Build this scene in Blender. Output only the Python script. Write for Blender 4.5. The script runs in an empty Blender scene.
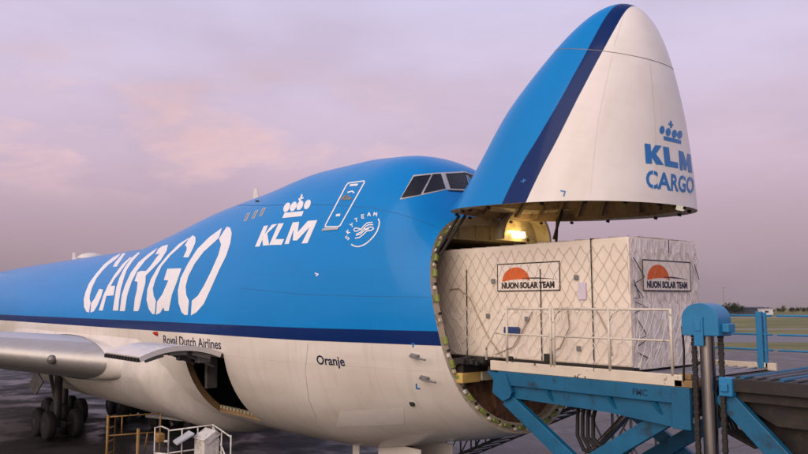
import bpy, bmesh, math, random
import numpy as np
from mathutils import Vector, Matrix
from mathutils.bvhtree import BVHTree
from mathutils.geometry import tessellate_polygon
random.seed(7)
PI = math.pi
sc = bpy.context.scene
COL = sc.collection

# ------------------------------------------------------------------ helpers
def link(o, parent=None):
    COL.objects.link(o)
    if parent is not None: o.parent = parent
    return o
def tag(o, label=None, cat=None, group=None, kind=None):
    if label: o['label'] = label
    if cat: o['category'] = cat
    if group: o['group'] = group
    if kind: o['kind'] = kind
    return o
def empty(name, loc=(0, 0, 0), rz=0):
    o = bpy.data.objects.new(name, None); o.location = loc; o.rotation_euler = (0, 0, rz)
    o.empty_display_size = .3
    return link(o)
def obj(name, bm, mat, parent=None, smooth=False, weld=False, origin=None):
    if weld: bmesh.ops.remove_doubles(bm, verts=bm.verts, dist=1e-4)
    me = bpy.data.meshes.new(name); bm.to_mesh(me); bm.free()
    for m in (mat if isinstance(mat, (list, tuple)) else [mat]): me.materials.append(m)
    if smooth: me.polygons.foreach_set('use_smooth', [True] * len(me.polygons))
    o = bpy.data.objects.new(name, me)
    return link(o, parent)
def B(): return bmesh.new()
def box(bm, lo, hi, bev=0.0):
    x0, y0, z0 = lo; x1, y1, z1 = hi
    v = [bm.verts.new(c) for c in ((x0,y0,z0),(x1,y0,z0),(x1,y1,z0),(x0,y1,z0),(x0,y0,z1),(x1,y0,z1),(x1,y1,z1),(x0,y1,z1))]
    f = [bm.faces.new([v[i] for i in q]) for q in ((3,2,1,0),(4,5,6,7),(0,1,5,4),(1,2,6,5),(2,3,7,6),(3,0,4,7))]
    if bev:
        es = list({e for q in f for e in q.edges})
        bmesh.ops.bevel(bm, geom=es, offset=bev, segments=2, affect='EDGES', profile=.5)
def frame_of(a, b, up=(0, 0, 1)):
    a = Vector(a); b = Vector(b); t = (b - a).normalized(); u = Vector(up)
    if abs(t.dot(u)) > .97: u = Vector((1, 0, 0))
    s = t.cross(u).normalized(); u = s.cross(t).normalized()
    return a, b, t, s, u
def beam(bm, a, b, w, h, bev=0.0, up=(0, 0, 1)):
    a, b, t, s, u = frame_of(a, b, up)
    v = []
    for p in (a, b):
        for i, j in ((-1,-1),(1,-1),(1,1),(-1,1)): v.append(bm.verts.new(p + s*(i*w/2) + u*(j*h/2)))
    f = [bm.faces.new([v[i] for i in q]) for q in ((3,2,1,0),(4,5,6,7),(0,1,5,4),(1,2,6,5),(2,3,7,6),(3,0,4,7))]
    if bev:
        es = list({e for q in f for e in q.edges})
        bmesh.ops.bevel(bm, geom=es, offset=bev, segments=2, affect='EDGES', profile=.5)
def tube(bm, pts, r, n=8, cap=True, radii=None):
    pts = [Vector(p) for p in pts]; rings = []; ref = None
    for i, p in enumerate(pts):
        t = (pts[min(i+1, len(pts)-1)] - pts[max(i-1, 0)]).normalized()
        if ref is None:
            ref = Vector((0, 0, 1)) if abs(t.z) < .9 else Vector((1, 0, 0))
        s = t.cross(ref).normalized(); u = s.cross(t).normalized(); ref = u
        rr = radii[i] if radii else r
        rings.append([bm.verts.new(p + s*(rr*math.cos(2*PI*k/n)) + u*(rr*math.sin(2*PI*k/n))) for k in range(n)])
    for a, b in zip(rings, rings[1:]):
        for k in range(n): bm.faces.new((a[k], a[(k+1) % n], b[(k+1) % n], b[k]))
    if cap:
        bm.faces.new(rings[0][::-1]); bm.faces.new(rings[-1])
def lathe(bm, o, axis, prof, n=24):
    """prof: list of (along axis, radius)"""
    o = Vector(o); t = Vector(axis).normalized(); ref = Vector((0,0,1)) if abs(t.z) < .9 else Vector((1,0,0))
    s = t.cross(ref).normalized(); u = s.cross(t)
    rings = [[bm.verts.new(o + t*a + s*(r*math.cos(2*PI*k/n)) + u*(r*math.sin(2*PI*k/n))) for k in range(n)] for a, r in prof]
    for a, b in zip(rings, rings[1:]):
        for k in range(n): bm.faces.new((a[k], a[(k+1)%n], b[(k+1)%n], b[k]))
    bm.faces.new(rings[0][::-1]); bm.faces.new(rings[-1])
def prism(bm, pts, off):
    """closed polygon pts (3D) pushed along off"""
    a = [bm.verts.new(p) for p in pts]; b = [bm.verts.new(Vector(p) + Vector(off)) for p in pts]
    bm.faces.new(a[::-1]); bm.faces.new(b)
    n = len(a)
    for i in range(n): bm.faces.new((a[i], a[(i+1)%n], b[(i+1)%n], b[i]))
def grid(bm, P, closed_j=False, skip=None):
    ni, nj = len(P), len(P[0])
    V = [[bm.verts.new(P[i][j]) for j in range(nj)] for i in range(ni)]
    for i in range(ni-1):
        for j in range(nj if closed_j else nj-1):
            if skip and skip(i, j): continue
            k = (j+1) % nj
            bm.faces.new((V[i][j], V[i][k], V[i+1][k], V[i+1][j]))
    return V

# ------------------------------------------------------------------ materials
def newmat(name):
    m = bpy.data.materials.new(name); m.use_nodes = True
    return m, m.node_tree.nodes, m.node_tree.links, m.node_tree.nodes['Principled BSDF']
def mat(name, col, rough=.5, metal=0.0, var=.12, vscale=3.0, bump=0.0, bscale=20.0, coat=0.0, dirt=None, dscale=1.5, dlo=.5, dhi=.7, vec=(1, 1, 1), emit=None, estr=0.0, rvar=.1):
    m, N, L, P = newmat(name)
    tc = N.new('ShaderNodeTexCoord'); mp = N.new('ShaderNodeMapping'); mp.inputs['Scale'].default_value = vec
    L.new(tc.outputs['Object'], mp.inputs['Vector'])
    nz = N.new('ShaderNodeTexNoise'); nz.inputs['Scale'].default_value = vscale; nz.inputs['Detail'].default_value = 6
    L.new(mp.outputs[0], nz.inputs['Vector'])
    mr = N.new('ShaderNodeMapRange'); mr.inputs[1].default_value = .25; mr.inputs[2].default_value = .75
    mr.inputs[3].default_value = 1 - var; mr.inputs[4].default_value = 1 + var*.6
    L.new(nz.outputs[0], mr.inputs[0])
    mx = N.new('ShaderNodeVectorMath'); mx.operation = 'SCALE'; mx.inputs[0].default_value = col[:3]
    L.new(mr.outputs[0], mx.inputs['Scale'])
    out = mx.outputs[0]
    if dirt:
        n2 = N.new('ShaderNodeTexNoise'); n2.inputs['Scale'].default_value = dscale; n2.inputs['Detail'].default_value = 10; n2.inputs['Roughness'].default_value = .65
        L.new(mp.outputs[0], n2.inputs['Vector'])
        r2 = N.new('ShaderNodeMapRange'); r2.inputs[1].default_value = dlo; r2.inputs[2].default_value = dhi
        L.new(n2.outputs[0], r2.inputs[0])
        mm = N.new('ShaderNodeMix'); mm.data_type = 'RGBA'
        L.new(r2.outputs[0], mm.inputs['Factor']); L.new(out, mm.inputs['A']); mm.inputs['B'].default_value = (*dirt[:3], 1)
        out = mm.outputs['Result']
    L.new(out, P.inputs['Base Color'])
    rr = N.new('ShaderNodeMapRange'); rr.inputs[3].default_value = max(.03, rough-rvar); rr.inputs[4].default_value = min(1, rough+rvar)
    L.new(nz.outputs[0], rr.inputs[0]); L.new(rr.outputs[0], P.inputs['Roughness'])
    P.inputs['Metallic'].default_value = metal
    P.inputs['Coat Weight'].default_value = coat; P.inputs['Coat Roughness'].default_value = .08
    if bump:
        nb = N.new('ShaderNodeTexNoise'); nb.inputs['Scale'].default_value = bscale; nb.inputs['Detail'].default_value = 8
        L.new(mp.outputs[0], nb.inputs['Vector'])
        bp = N.new('ShaderNodeBump'); bp.inputs['Strength'].default_value = bump; bp.inputs['Distance'].default_value = .02
        L.new(nb.outputs[0], bp.inputs['Height']); L.new(bp.outputs[0], P.inputs['Normal'])
    if emit:
        P.inputs['Emission Color'].default_value = (*emit, 1); P.inputs['Emission Strength'].default_value = estr
    return m
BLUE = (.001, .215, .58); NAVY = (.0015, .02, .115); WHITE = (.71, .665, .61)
def livery(name, hi, lo, white=WHITE, seam_step=2.62, seams=True):
    """painted skin: light blue over navy stripe over white, following object height; hi/lo are constants or LUTs [(x, z)...]"""
    m, N, L, P = newmat(name)
    tc = N.new('ShaderNodeTexCoord'); sx = N.new('ShaderNodeSeparateXYZ'); L.new(tc.outputs['Object'], sx.inputs[0])
    def thr(v):
        if not isinstance(v, list):
            n = N.new('ShaderNodeValue'); n.outputs[0].default_value = v; return n.outputs[0]
        x0, x1 = v[0][0], v[-1][0]
        mr = N.new('ShaderNodeMapRange'); mr.inputs[1].default_value = x0; mr.inputs[2].default_value = x1; L.new(sx.outputs[0], mr.inputs[0])
        fc = N.new('ShaderNodeFloatCurve'); c = fc.mapping.curves[0]
        for i, (x, z) in enumerate(v):
            t = (x-x0)/(x1-x0); q = (z-4.0)/2.0
            if i == 0: c.points[0].location = (t, q)
            elif i == len(v)-1: c.points[-1].location = (t, q)
            else: c.points.new(t, q)
        fc.mapping.update(); L.new(mr.outputs[0], fc.inputs['Value'])
        ma = N.new('ShaderNodeMath'); ma.operation = 'MULTIPLY_ADD'; L.new(fc.outputs[0], ma.inputs[0]); ma.inputs[1].default_value = 2.0; ma.inputs[2].default_value = 4.0
        return ma.outputs[0]
    def above(t):
        s = N.new('ShaderNodeMath'); s.operation = 'SUBTRACT'; L.new(sx.outputs[2], s.inputs[0]); L.new(t, s.inputs[1])
        r = N.new('ShaderNodeMapRange'); r.inputs[1].default_value = -.006; r.inputs[2].default_value = .006; L.new(s.outputs[0], r.inputs[0]); return r.outputs[0]
    ah, al = above(thr(hi)), above(thr(lo))
    # weathering of the white belly: faint streaks
    mp = N.new('ShaderNodeMapping'); mp.inputs['Scale'].default_value = (.35, 1.0, 1.6); L.new(tc.outputs['Object'], mp.inputs[0])
    nz = N.new('ShaderNodeTexNoise'); nz.inputs['Scale'].default_value = 1.1; nz.inputs['Detail'].default_value = 9; L.new(mp.outputs[0], nz.inputs['Vector'])
    rz = N.new('ShaderNodeMapRange'); rz.inputs[1].default_value = .3; rz.inputs[2].default_value = .8; L.new(nz.outputs[0], rz.inputs[0])
    wc = N.new('ShaderNodeMix'); wc.data_type = 'RGBA'; wc.inputs['A'].default_value = (*white, 1); wc.inputs['B'].default_value = (white[0]*.84, white[1]*.81, white[2]*.76, 1); L.new(rz.outputs[0], wc.inputs['Factor'])
    bc = N.new('ShaderNodeMix'); bc.data_type = 'RGBA'; bc.inputs['A'].default_value = (*BLUE, 1); bc.inputs['B'].default_value = (.002, .195, .53, 1); L.new(rz.outputs[0], bc.inputs['Factor'])
    mp2 = N.new('ShaderNodeMapping'); mp2.inputs['Scale'].default_value = (2.6, 1.0, .22); L.new(tc.outputs['Object'], mp2.inputs[0])
    ns = N.new('ShaderNodeTexNoise'); ns.inputs['Scale'].default_value = 2.0; ns.inputs['Detail'].default_value = 8; L.new(mp2.outputs[0], ns.inputs['Vector'])
    rs = N.new('ShaderNodeMapRange'); rs.inputs[1].default_value = .52; rs.inputs[2].default_value = .8; rs.inputs[4].default_value = .26 if seams else .10; L.new(ns.outputs[0], rs.inputs[0])
    ws = N.new('ShaderNodeMix'); ws.data_type = 'RGBA'; L.new(rs.outputs[0], ws.inputs['Factor']); L.new(wc.outputs['Result'], ws.inputs['A']); ws.inputs['B'].default_value = (.36, .32, .27, 1); wc = ws
    m1 = N.new('ShaderNodeMix'); m1.data_type = 'RGBA'; L.new(al, m1.inputs['Factor']); L.new(wc.outputs['Result'], m1.inputs['A']); m1.inputs['B'].default_value = (*NAVY, 1)
    m2 = N.new('ShaderNodeMix'); m2.data_type = 'RGBA'; L.new(ah, m2.inputs['Factor']); L.new(m1.outputs['Result'], m2.inputs['A']); L.new(bc.outputs['Result'], m2.inputs['B'])
    # skin seams: frames every seam_step and a few stringer joints
    def line(sock, step, phase, w):
        a = N.new('ShaderNodeMath'); a.operation = 'ADD'; L.new(sock, a.inputs[0]); a.inputs[1].default_value = phase
        f = N.new('ShaderNodeMath'); f.operation = 'PINGPONG'; L.new(a.outputs[0], f.inputs[0]); f.inputs[1].default_value = step
        c = N.new('ShaderNodeMath'); c.operation = 'LESS_THAN'; L.new(f.outputs[0], c.inputs[0]); c.inputs[1].default_value = w; return c.outputs[0]
    l1 = line(sx.outputs[0], seam_step, 1.0, .0035); l2 = line(sx.outputs[2], 1.13, .12, .003)
    lm = N.new('ShaderNodeMath'); lm.operation = 'MAXIMUM'; L.new(l1, lm.inputs[0]); L.new(l2, lm.inputs[1])
    lk = N.new('ShaderNodeMath'); lk.operation = 'MULTIPLY'; L.new(lm.outputs[0], lk.inputs[0]); lk.inputs[1].default_value = .3 if seams else 0.0
    m3 = N.new('ShaderNodeMix'); m3.data_type = 'RGBA'; L.new(lk.outputs[0], m3.inputs['Factor']); L.new(m2.outputs['Result'], m3.inputs['A']); m3.inputs['B'].default_value = (.03, .03, .035, 1)
    L.new(m3.outputs['Result'], P.inputs['Base Color'])
    P.inputs['Roughness'].default_value = .4; P.inputs['Specular IOR Level'].default_value = .06; P.inputs['Coat Weight'].default_value = .3; P.inputs['Coat Roughness'].default_value = .12
    # very faint oil-canning of the skin
    nb = N.new('ShaderNodeTexNoise'); nb.inputs['Scale'].default_value = .9; nb.inputs['Detail'].default_value = 2; L.new(tc.outputs['Object'], nb.inputs['Vector'])
    bp = N.new('ShaderNodeBump'); bp.inputs['Strength'].default_value = .35; bp.inputs['Distance'].default_value = .05; L.new(nb.outputs[0], bp.inputs['Height'])
    L.new(bp.outputs[0], P.inputs['Normal']); L.new(bp.outputs[0], P.inputs['Coat Normal'])
    return m
M = dict(
    white=mat('white_paint', WHITE, .4, coat=.3, dirt=(.45, .42, .37), dlo=.52, dhi=.85),
    decal_white=mat('lettering_white', (.78, .78, .8), .4, var=.04),
    decal_blue=mat('lettering_blue', (.01, .16, .46), .4, var=.06),
    decal_navy=mat('lettering_navy', (.01, .015, .05), .45, var=.06),
    glass=mat('cockpit_glass', (.010, .012, .014), .08, var=.5, vscale=2.5, rvar=.03),
    frame_grey=mat('window_frame', (.42, .43, .45), .4, var=.08),
    dark=mat('dark_void', (.012, .011, .010), .8),
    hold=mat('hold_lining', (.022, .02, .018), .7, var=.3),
    grey=mat('mid_grey', (.2, .2, .2), .55, dirt=(.08, .07, .06)),
    liner=mat('cabin_liner', (.50, .43, .30), .55, var=.15, dirt=(.18, .13, .07)),
    inner_brown=mat('visor_lining', (.27, .19, .115), .7, var=.35, vscale=2.2, dirt=(.07, .04, .02), dscale=2.5),
    inner_rib=mat('visor_rib', (.25, .19, .12), .6, var=.25, dirt=(.1, .06, .03), dscale=4),
    ring=mat('door_ring', (.50, .43, .32), .5, var=.2, vscale=6, dirt=(.1, .08, .06), dscale=7, dlo=.58, dhi=.66),
    rust=mat('rusty_bulkhead', (.22, .11, .06), .75, var=.4, vscale=3, dirt=(.03, .015, .01), dscale=4),
    green=mat('green_cover', (.24, .30, .07), .5, var=.25, vscale=12),
    cream=mat('cream_paint', (.55, .49, .34), .5, var=.15, dirt=(.16, .12, .07), dscale=6, dlo=.58, dhi=.7),
    yellow_pad=mat('yellow_pad', (.62, .42, .12), .5, var=.2),
    primer=mat('primer_yellow', (.30, .195, .085), .5, var=.25, dirt=(.12, .07, .03)),
    loader_blue=mat('loader_blue', (.0015, .105, .22), .5, var=.2, vscale=2.5, coat=.05, dirt=(.012, .02, .028), dscale=3, dlo=.56, dhi=.72, bump=.15, bscale=8),
    loader_dark=mat('loader_dark', (.018, .015, .014), .65, var=.4, dirt=(.045, .028, .016), dscale=5),
    loader_cap=mat('loader_light_blue', (.010, .185, .40), .5, var=.15, coat=.2, dirt=(.05, .08, .1), dscale=5, dlo=.6, dhi=.75),
    rail=mat('rail_cream', (.66, .6, .5), .45, var=.15, vscale=8, dirt=(.14, .07, .03), dscale=7, dlo=.6, dhi=.68),
    chipped=mat('chipped_cream', (.64, .57, .46), .5, var=.12, dirt=(.05, .035, .02), dscale=5, dlo=.59, dhi=.63),
    dull_steel=mat('dull_steel', (.10, .10, .11), .4, metal=.7, var=.4, dirt=(.03, .025, .02), dscale=6),
    steel=mat('polished_steel', (.30, .28, .27), .28, metal=1.0, var=.12, vec=(6, 6, .5)),
    wing_metal=mat('bare_aluminium', (.46, .44, .42), .45, metal=.45, var=.12, vec=(2, .4, 2), rvar=.06),
    wing_top=mat('wing_skin', (.48, .49, .52), .4, var=.08),
    rubber=mat('rubber', (.007, .007, .007), .75, var=.3),
    hub=mat('wheel_hub', (.045, .045, .045), .5, metal=.4),
    gear=mat('gear_strut', (.04, .04, .04), .5, dirt=(.02, .02, .02)),
    yellow=mat('safety_yellow', (.27, .145, .03), .5, var=.2, dirt=(.1, .05, .02), dscale=6),
    white_rail=mat('white_rail', (.62, .6, .55), .45, var=.12, dirt=(.2, .16, .1), dscale=6),
    orange=mat('orange_print', (.68, .12, .015), .6, var=.15, vscale=8),
    decal_teal=mat('lettering_teal', (.002, .035, .085), .5), seam_light=mat('skin_seam_light', (.66, .63, .6), .5),
    sign_board=mat('sign_board', (.80, .72, .64), .45, var=.05, bump=.2, bscale=4),
    patch=mat('repaint_patch', (.765, .72, .665), .37, coat=.3, var=.05), seam=mat('skin_seam', (.50, .46, .42), .6), seam_blue=mat('skin_seam_blue', (.002, .14, .37), .6),
    strap=mat('dark_strap', (.02, .017, .015), .7, var=.3),
    navy_cord=mat('navy_cord', (.02, .03, .07), .7, var=.2),
    net=mat('net_rope', (.42, .34, .26), .8, var=.35, vscale=9),
    net_pale=mat('net_rope_pale', (.85, .82, .78), .7, var=.2, vscale=9),
    paper=mat('paper_slip', (.62, .55, .66), .6, var=.1),
    blue_bag=mat('blue_pouch', (.02, .05, .18), .5, var=.2),
    red=mat('beacon_red', (.55, .05, .02), .3, var=.1),
    lens=mat('lamp_lens', (.10, .09, .08), .12, coat=.5),
    lit=mat('lit_lamp', (.9, .8, .5), .4, emit=(1.0, .72, .28), estr=8),
    lit_small=mat('lit_work_lamp', (.9, .85, .7), .4, emit=(1.0, .9, .7), estr=.45),
    bark=mat('bark', (.06, .045, .03), .9), leaf=mat('leaf', (.028, .04, .02), .8, var=.5, vscale=1.0),
    shed_white=mat('shed_white', (.6, .6, .62), .6), shed_dark=mat('shed_dark', (.05, .06, .09), .6), stair=mat('stair_metal', (.03, .03, .032), .5),
)

# ------------------------------------------------------------------ the hull as a function of station and angle
HP = dict(s0=-.024, zn=5.159, hz=7.958, hx=5.096, sb=3.811, zbr=2.834)
PHI = math.radians(73.533)
def pchip(xs, ys, x):
    xs = np.array(xs, float); ys = np.array(ys, float); h = np.diff(xs); d = np.diff(ys)/h; m = np.zeros_like(xs)
    for i in range(1, len(xs)-1):
        if d[i-1]*d[i] > 0:
            w1 = 2*h[i]+h[i-1]; w2 = h[i]+2*h[i-1]; m[i] = (w1+w2)/(w1/d[i-1]+w2/d[i])
    m[0] = d[0]; m[-1] = d[-1]
    i = np.clip(np.searchsorted(xs, x)-1, 0, len(xs)-2); t = (x-xs[i])/h[i]
    return (1+2*t)*(1-t)**2*ys[i]+t*(1-t)**2*h[i]*m[i]+t*t*(3-2*t)*ys[i+1]+t*t*(t-1)*h[i]*m[i+1]
S1 = [-.024, 1.3, 2.4, 4.3, 6.3, 9, 12, 17, 21, 25, 29, 46, 71]
HW = [0, 1.30, 1.775, 2.22, 2.691, 3.17, 3.25, 3.25, 3.25, 3.25, 3.25, 3.2, .6]
ZB = [5.159, 3.95, 3.49, 2.834, 2.447, 1.97, 1.9, 1.9, 1.9, 1.9, 1.9, 2.0, 6.2]
ZC = [5.159, 5.277, 5.21, 5.142, 5.4, 5.15, 5.15, 5.15, 5.15, 5.15, 5.15, 5.15, 6.8]
S2 = [-.024, 1.3, 2.4, 5.096, 5.4, 5.75, 6.3, 7, 8, 9, 11, 14, 17, 21, 25, 29, 43, 71]
ZT = [5.159, 6.48, 7.00, 7.958, 8.50, 9.12, 9.50, 9.75, 9.87, 9.95, 9.954, 9.66, 9.391, 8.793, 8.333, 8.318, 8.25, 7.6]
def surf(s, t):
    s = np.asarray(s, float); t = np.asarray(t, float); s, t = np.broadcast_arrays(s, t); s0 = S1[0]
    q = np.sqrt(np.maximum(s-s0, 0)); Q = np.sqrt(np.array(S1)-s0); Q2 = np.sqrt(np.array(S2)-s0)
    w = pchip(Q, HW, q); zb = pchip(Q, ZB, q); zc = pchip(Q, ZC, q); zt = pchip(Q2, ZT, q)
    c, sn = np.cos(t), np.sin(t)
    pu = pchip([s0, 1.3, 4.5, 6.3, 9, 12, 80], [2, 2.14, 2.857, 2.55, 2.0, 1.952, 1.952], s)
    pw = np.where(sn > 0, pu, 2.175)
    y = -w*np.sign(c)*np.abs(c)**(2/pw)
    z = zc+np.where(sn > 0, zt-zc, zc-zb)*np.sign(sn)*np.abs(sn)**(2/pw)
    return np.stack([-s, y, z], -1)
def cut_s(z): return HP['hx']+(HP['sb']-HP['hx'])*(HP['hz']-z)/(HP['hz']-HP['zbr'])
def cutline(t):
    s = np.full_like(t, 4.4)
    for _ in range(8): s = cut_s(surf(s, t)[..., 2])
    return s
HINGE = Vector((-HP['hx'], 0, HP['hz']))
DOOR_T = (-.19, -.97); DOOR_S = (12.42, 15.1)
def tgrid(n):
    # even arc spacing of the superellipse angle, with rows on the lower cargo door edges
    a = list(np.linspace(-PI, PI, n, endpoint=False))
    for e in (-PI/2, 0, PI/2): a += [e-.06, e-.025, e+.025, e+.06]
    for e in DOOR_T:
        a = [x for x in a if abs(x-e) > .012] + [e]
    return np.array(sorted(a))
def V3(p): return Vector((float(p[0]), float(p[1]), float(p[2])))

# ================================================================== AIRCRAFT
aircraft = empty('cargo_aircraft', (0, 0, 0))
tag(aircraft, 'blue and white jumbo cargo jet with its nose door swung up over the loading bay', 'cargo plane')

# ---- fuselage skin
T = tgrid(150); SC = cutline(T)
rows = []
for v in np.linspace(0, 1, 10): rows.append(SC+(6.6-SC)*v)
sl = list(np.arange(6.8, 12.2, .3)) + [DOOR_S[0], 12.9, 13.4, 13.9, 14.5, DOOR_S[1], 15.5] + list(np.arange(16, 30, .5)) + list(np.arange(30, 46, 1.0)) + list(np.arange(47, 71.5, 1.5))
for s in sl: rows.append(np.full_like(T, s))
i0 = 10+sl.index(DOOR_S[0]); i1 = 10+sl.index(DOOR_S[1])
bm = B(); G = np.array([surf(s, T) for s in rows])
def inhole(i, j):
    return i0 <= i < i1 and DOOR_T[1]-1e-6 <= T[j] < DOOR_T[0]-1e-6
Vg = grid(bm, G.tolist(), closed_j=True, skip=inhole)
bm.faces.new(Vg[-1])
bmesh.ops.recalc_face_normals(bm, faces=bm.faces)
M['skin'] = livery('fuselage_livery', 5.28, 4.97)
HI = [(-5.2, 5.50), (-4.47, 5.46), (-3.75, 5.35), (-2.93, 5.12), (-2.24, 4.99), (-1.7, 4.97), (-1.0, 5.0), (-.5, 5.07), (.05, 5.2)]
LO = [(-5.2, 4.93), (-4.33, 4.89), (-3.79, 4.83), (-2.88, 4.69), (-2.08, 4.65), (-1.48, 4.67), (-.89, 4.71), (-.42, 4.79), (.05, 4.95)]
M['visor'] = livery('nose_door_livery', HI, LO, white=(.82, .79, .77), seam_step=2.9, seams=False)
bvh_f = BVHTree.FromBMesh(bm)
fus = obj('fuselage', bm, M['skin'], aircraft, smooth=True)

# ---- nose door (built closed, then swung about its hinge)
RM = Matrix.Translation(HINGE) @ Matrix.Rotation(-PHI, 4, 'Y') @ Matrix.Translation(-HINGE)
vs = list(np.linspace(0, 1, 40)**1.7); bm = B()
SV = [HP['s0']+(SC-HP['s0'])*v for v in vs]
P3 = np.array([surf(s, T) for s in SV[1:]])
Vg = grid(bm, P3.tolist(), closed_j=True)
tip = bm.verts.new((-HP['s0'], 0, HP['zn']))
for j in range(len(T)): bm.faces.new((tip, Vg[0][(j+1) % len(T)], Vg[0][j]))
bmesh.ops.recalc_face_normals(bm, faces=bm.faces)
# bvh of the open door in world space
bmw = bm.copy(); bmesh.ops.transform(bmw, matrix=RM, verts=bmw.verts); bmesh.ops.recalc_face_normals(bmw, faces=bmw.faces); bvh_v = BVHTree.FromBMesh(bmw); bmw.free()
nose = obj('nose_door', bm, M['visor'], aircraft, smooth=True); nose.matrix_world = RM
def insetpts(s_arr, t_arr, d):
    """points d inside the skin, in the same cross plane"""
    p = surf(s_arr, t_arr); a = surf(s_arr, t_arr+.004); b = surf(s_arr, t_arr-.004); tg = a-b
    n = np.stack([np.zeros(len(t_arr)), -tg[:, 2], tg[:, 1]], -1); n /= np.linalg.norm(n, axis=1)[:, None]+1e-9
    c = np.stack([np.zeros(len(t_arr)), -p[:, 1], 5.35-p[:, 2]], -1); sg = np.sign((n*c).sum(1)); n *= sg[:, None]
    return p+n*d
TI = np.linspace(-PI, PI, 120, endpoint=False); SCI = cutline(TI)
# rim band of the open door + inner lining
bm = B()
o = surf(SCI-.002, TI); a = insetpts(SCI-.002, TI, .03); b = insetpts(SCI-.03, TI, .25); c = insetpts(SCI-.35, TI, .27)
grid(bm, [o.tolist(), a.tolist(), b.tolist(), c.tolist()], closed_j=True)
x = obj('door_rim', bm, M['ring'], nose, smooth=False)
bm = B(); R = []
for k, v in enumerate((1.0, .9, .8, .7, .6, .5, .42)):
    s = HP['s0']+(SCI-.03-HP['s0'])*v; R.append(insetpts(s, TI, .26+.02*k))
Vg = grid(bm, [r.tolist() for r in R], closed_j=True); bm.faces.new(Vg[-1])
obj('door_lining', bm, M['inner_brown'], nose)
for k in range(22):                                   # frames standing on the lining
    t = -PI+2*PI*k/22+.03; bm = B()
    tt = np.array([t-.018, t+.018]); q = []
    for v in (.985, .85, .7, .55):
        s = HP['s0']+(cutline(tt)-.05-HP['s0'])*v; q.append((insetpts(s, tt, .255), insetpts(s, tt, .34)))
    ring = [[V3(A[0]), V3(A[1]), V3(Bq[1]), V3(Bq[0])] for A, Bq in q]
    grid(bm, ring, closed_j=True); obj('frame_rib', bm, M['inner_rib'], nose)
for k in range(16):                                   # rubber stops / latch hooks round the rim
    t = -PI+2*PI*(k+.5)/16; tt = np.array([t]); bm = B(); ss = cutline(tt)
    p = insetpts(ss+.02, tt, .16)[0]; box(bm, p-np.array([.04, .03, .03]), p+np.array([.02, .03, .03])); obj('latch', bm, M['dark'], nose)
bm = B(); p = insetpts(cutline(np.array([-1.75])), np.array([-1.75]), .2)[0]; box(bm, p-np.array([.1, .09, .05]), p+np.array([.06, .09, .05]), .02); obj('work_lamp', bm, M['lit_small'], nose)
# radome joint: a thin dark step round the tip
bm = B(); tt = np.linspace(-PI, PI, 160, endpoint=False)
a = surf(np.full_like(tt, 1.155), tt); b = surf(np.full_like(tt, 1.168), tt); e = np.array([0, 0, .0])
ctr = np.array([-1.16, 0, 5.1])
A_ = ctr+(a-ctr)*1.0025; B_ = ctr+(b-ctr)*1.0025
grid(bm, [A_.tolist(), B_.tolist()], closed_j=True); obj('radome_seam', bm, M['grey'], nose)

# ---- ring frame of the fixed opening, bay behind it
bm = B()
o = surf(SCI+.004, TI); a = insetpts(SCI+.004, TI, .025); b = insetpts(SCI+.05, TI, .25); c = insetpts(SCI+.42, TI, .26)
grid(bm, [o.tolist(), a.tolist(), b.tolist(), c.tolist()], closed_j=True)
ringo = obj('opening_ring', bm, M['ring'], aircraft)
NC = 31
for k in range(NC):
    t = -PI+2*PI*(k+.5)/NC+random.uniform(-.035, .035)
    if .3 < abs(abs(t)-PI/2)-(PI/2 if False else 0) or True:
        for dk, (name, m, sz) in enumerate((('green_cover', M['green'], (.035, .05, .085)), ('latch_hook', M['cream'] if k % 2 else M['white'], (.035, .03, .04)), ('latch_hook', M['dark'], (.03, .028, .03)))):
            t2 = t+(0, .085, .125)[dk]; tt = np.array([t2]); ss = cutline(tt); p = V3(insetpts(ss-.02, tt, (.13, .10, .15)[dk])[0])
            q = V3(surf(cutline(tt+.01), tt+.01)[0])-V3(surf(ss, tt)[0]); q.normalize()
            if math.sin(t2) > .93: continue
            bm = B(); beam(bm, p-q*sz[2], p+q*sz[2], sz[0]*2, sz[1]*2, .012, up=(1, 0, 0)); obj(name, bm, m, ringo)
# bay
bay_s = [5.3, 6.5, 8, 10, 14, 20]; bm = B()
L_ = []
for i, s in enumerate(bay_s):
    sa = SCI+.42 if i == 0 else np.full_like(TI, s); L_.append(insetpts(sa, TI, .27))
Vg = grid(bm, [r.tolist() for r in L_], closed_j=True, skip=lambda i, j: L_[1][j][2] < 4.2 or L_[3][j][2] < 4.2); bm.faces.new([v for v, q in zip(Vg[-1], L_[-1]) if q[2] > 4.2])
bay = obj('cargo_bay', bm, M['liner'], aircraft)
bm = B(); box(bm, (-19.9, -2.0, 4.48), (-4.3, 2.0, 4.6)); box(bm, (-4.3, -1.9, 4.40), (-4.02, 1.9, 4.59)); obj('bay_floor', bm, M['loader_dark'], bay)
# panel below the floor
tl = np.array([t for t in np.linspace(-PI+.2, -.2, 40)]); s_ = cutline(tl)+.36; pl_ = insetpts(s_, tl, .26); bm = B()
vv = [bm.verts.new(p) for p in pl_]; bm.faces.new(vv)
bulk = obj('lower_bulkhead', bm, M['rust'], bay)
for yy in (-1.2, -.6, 0, .6, 1.2):
    bm = B(); h = 4.4; zb_ = 3.25+.28*yy*yy
    sx_ = cut_s(4.0)+.30; beam(bm, (-cut_s(zb_)-.30, yy, zb_), (-cut_s(4.4)-.30, yy, 4.4), .07, .09); obj('bulkhead_stiffener', bm, M['rust'], bulk)
bm = B(); box(bm, (-4.5, -1.95, 4.18), (-4.0, -1.4, 4.40), .02); obj('sill_pad', bm, M['yellow_pad'], bay)
bm = B(); box(bm, (-4.5, -1.38, 4.2), (-3.97, -.95, 4.40), .02); obj('sill_pad', bm, M['cream'], bay)
bm = B()
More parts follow.
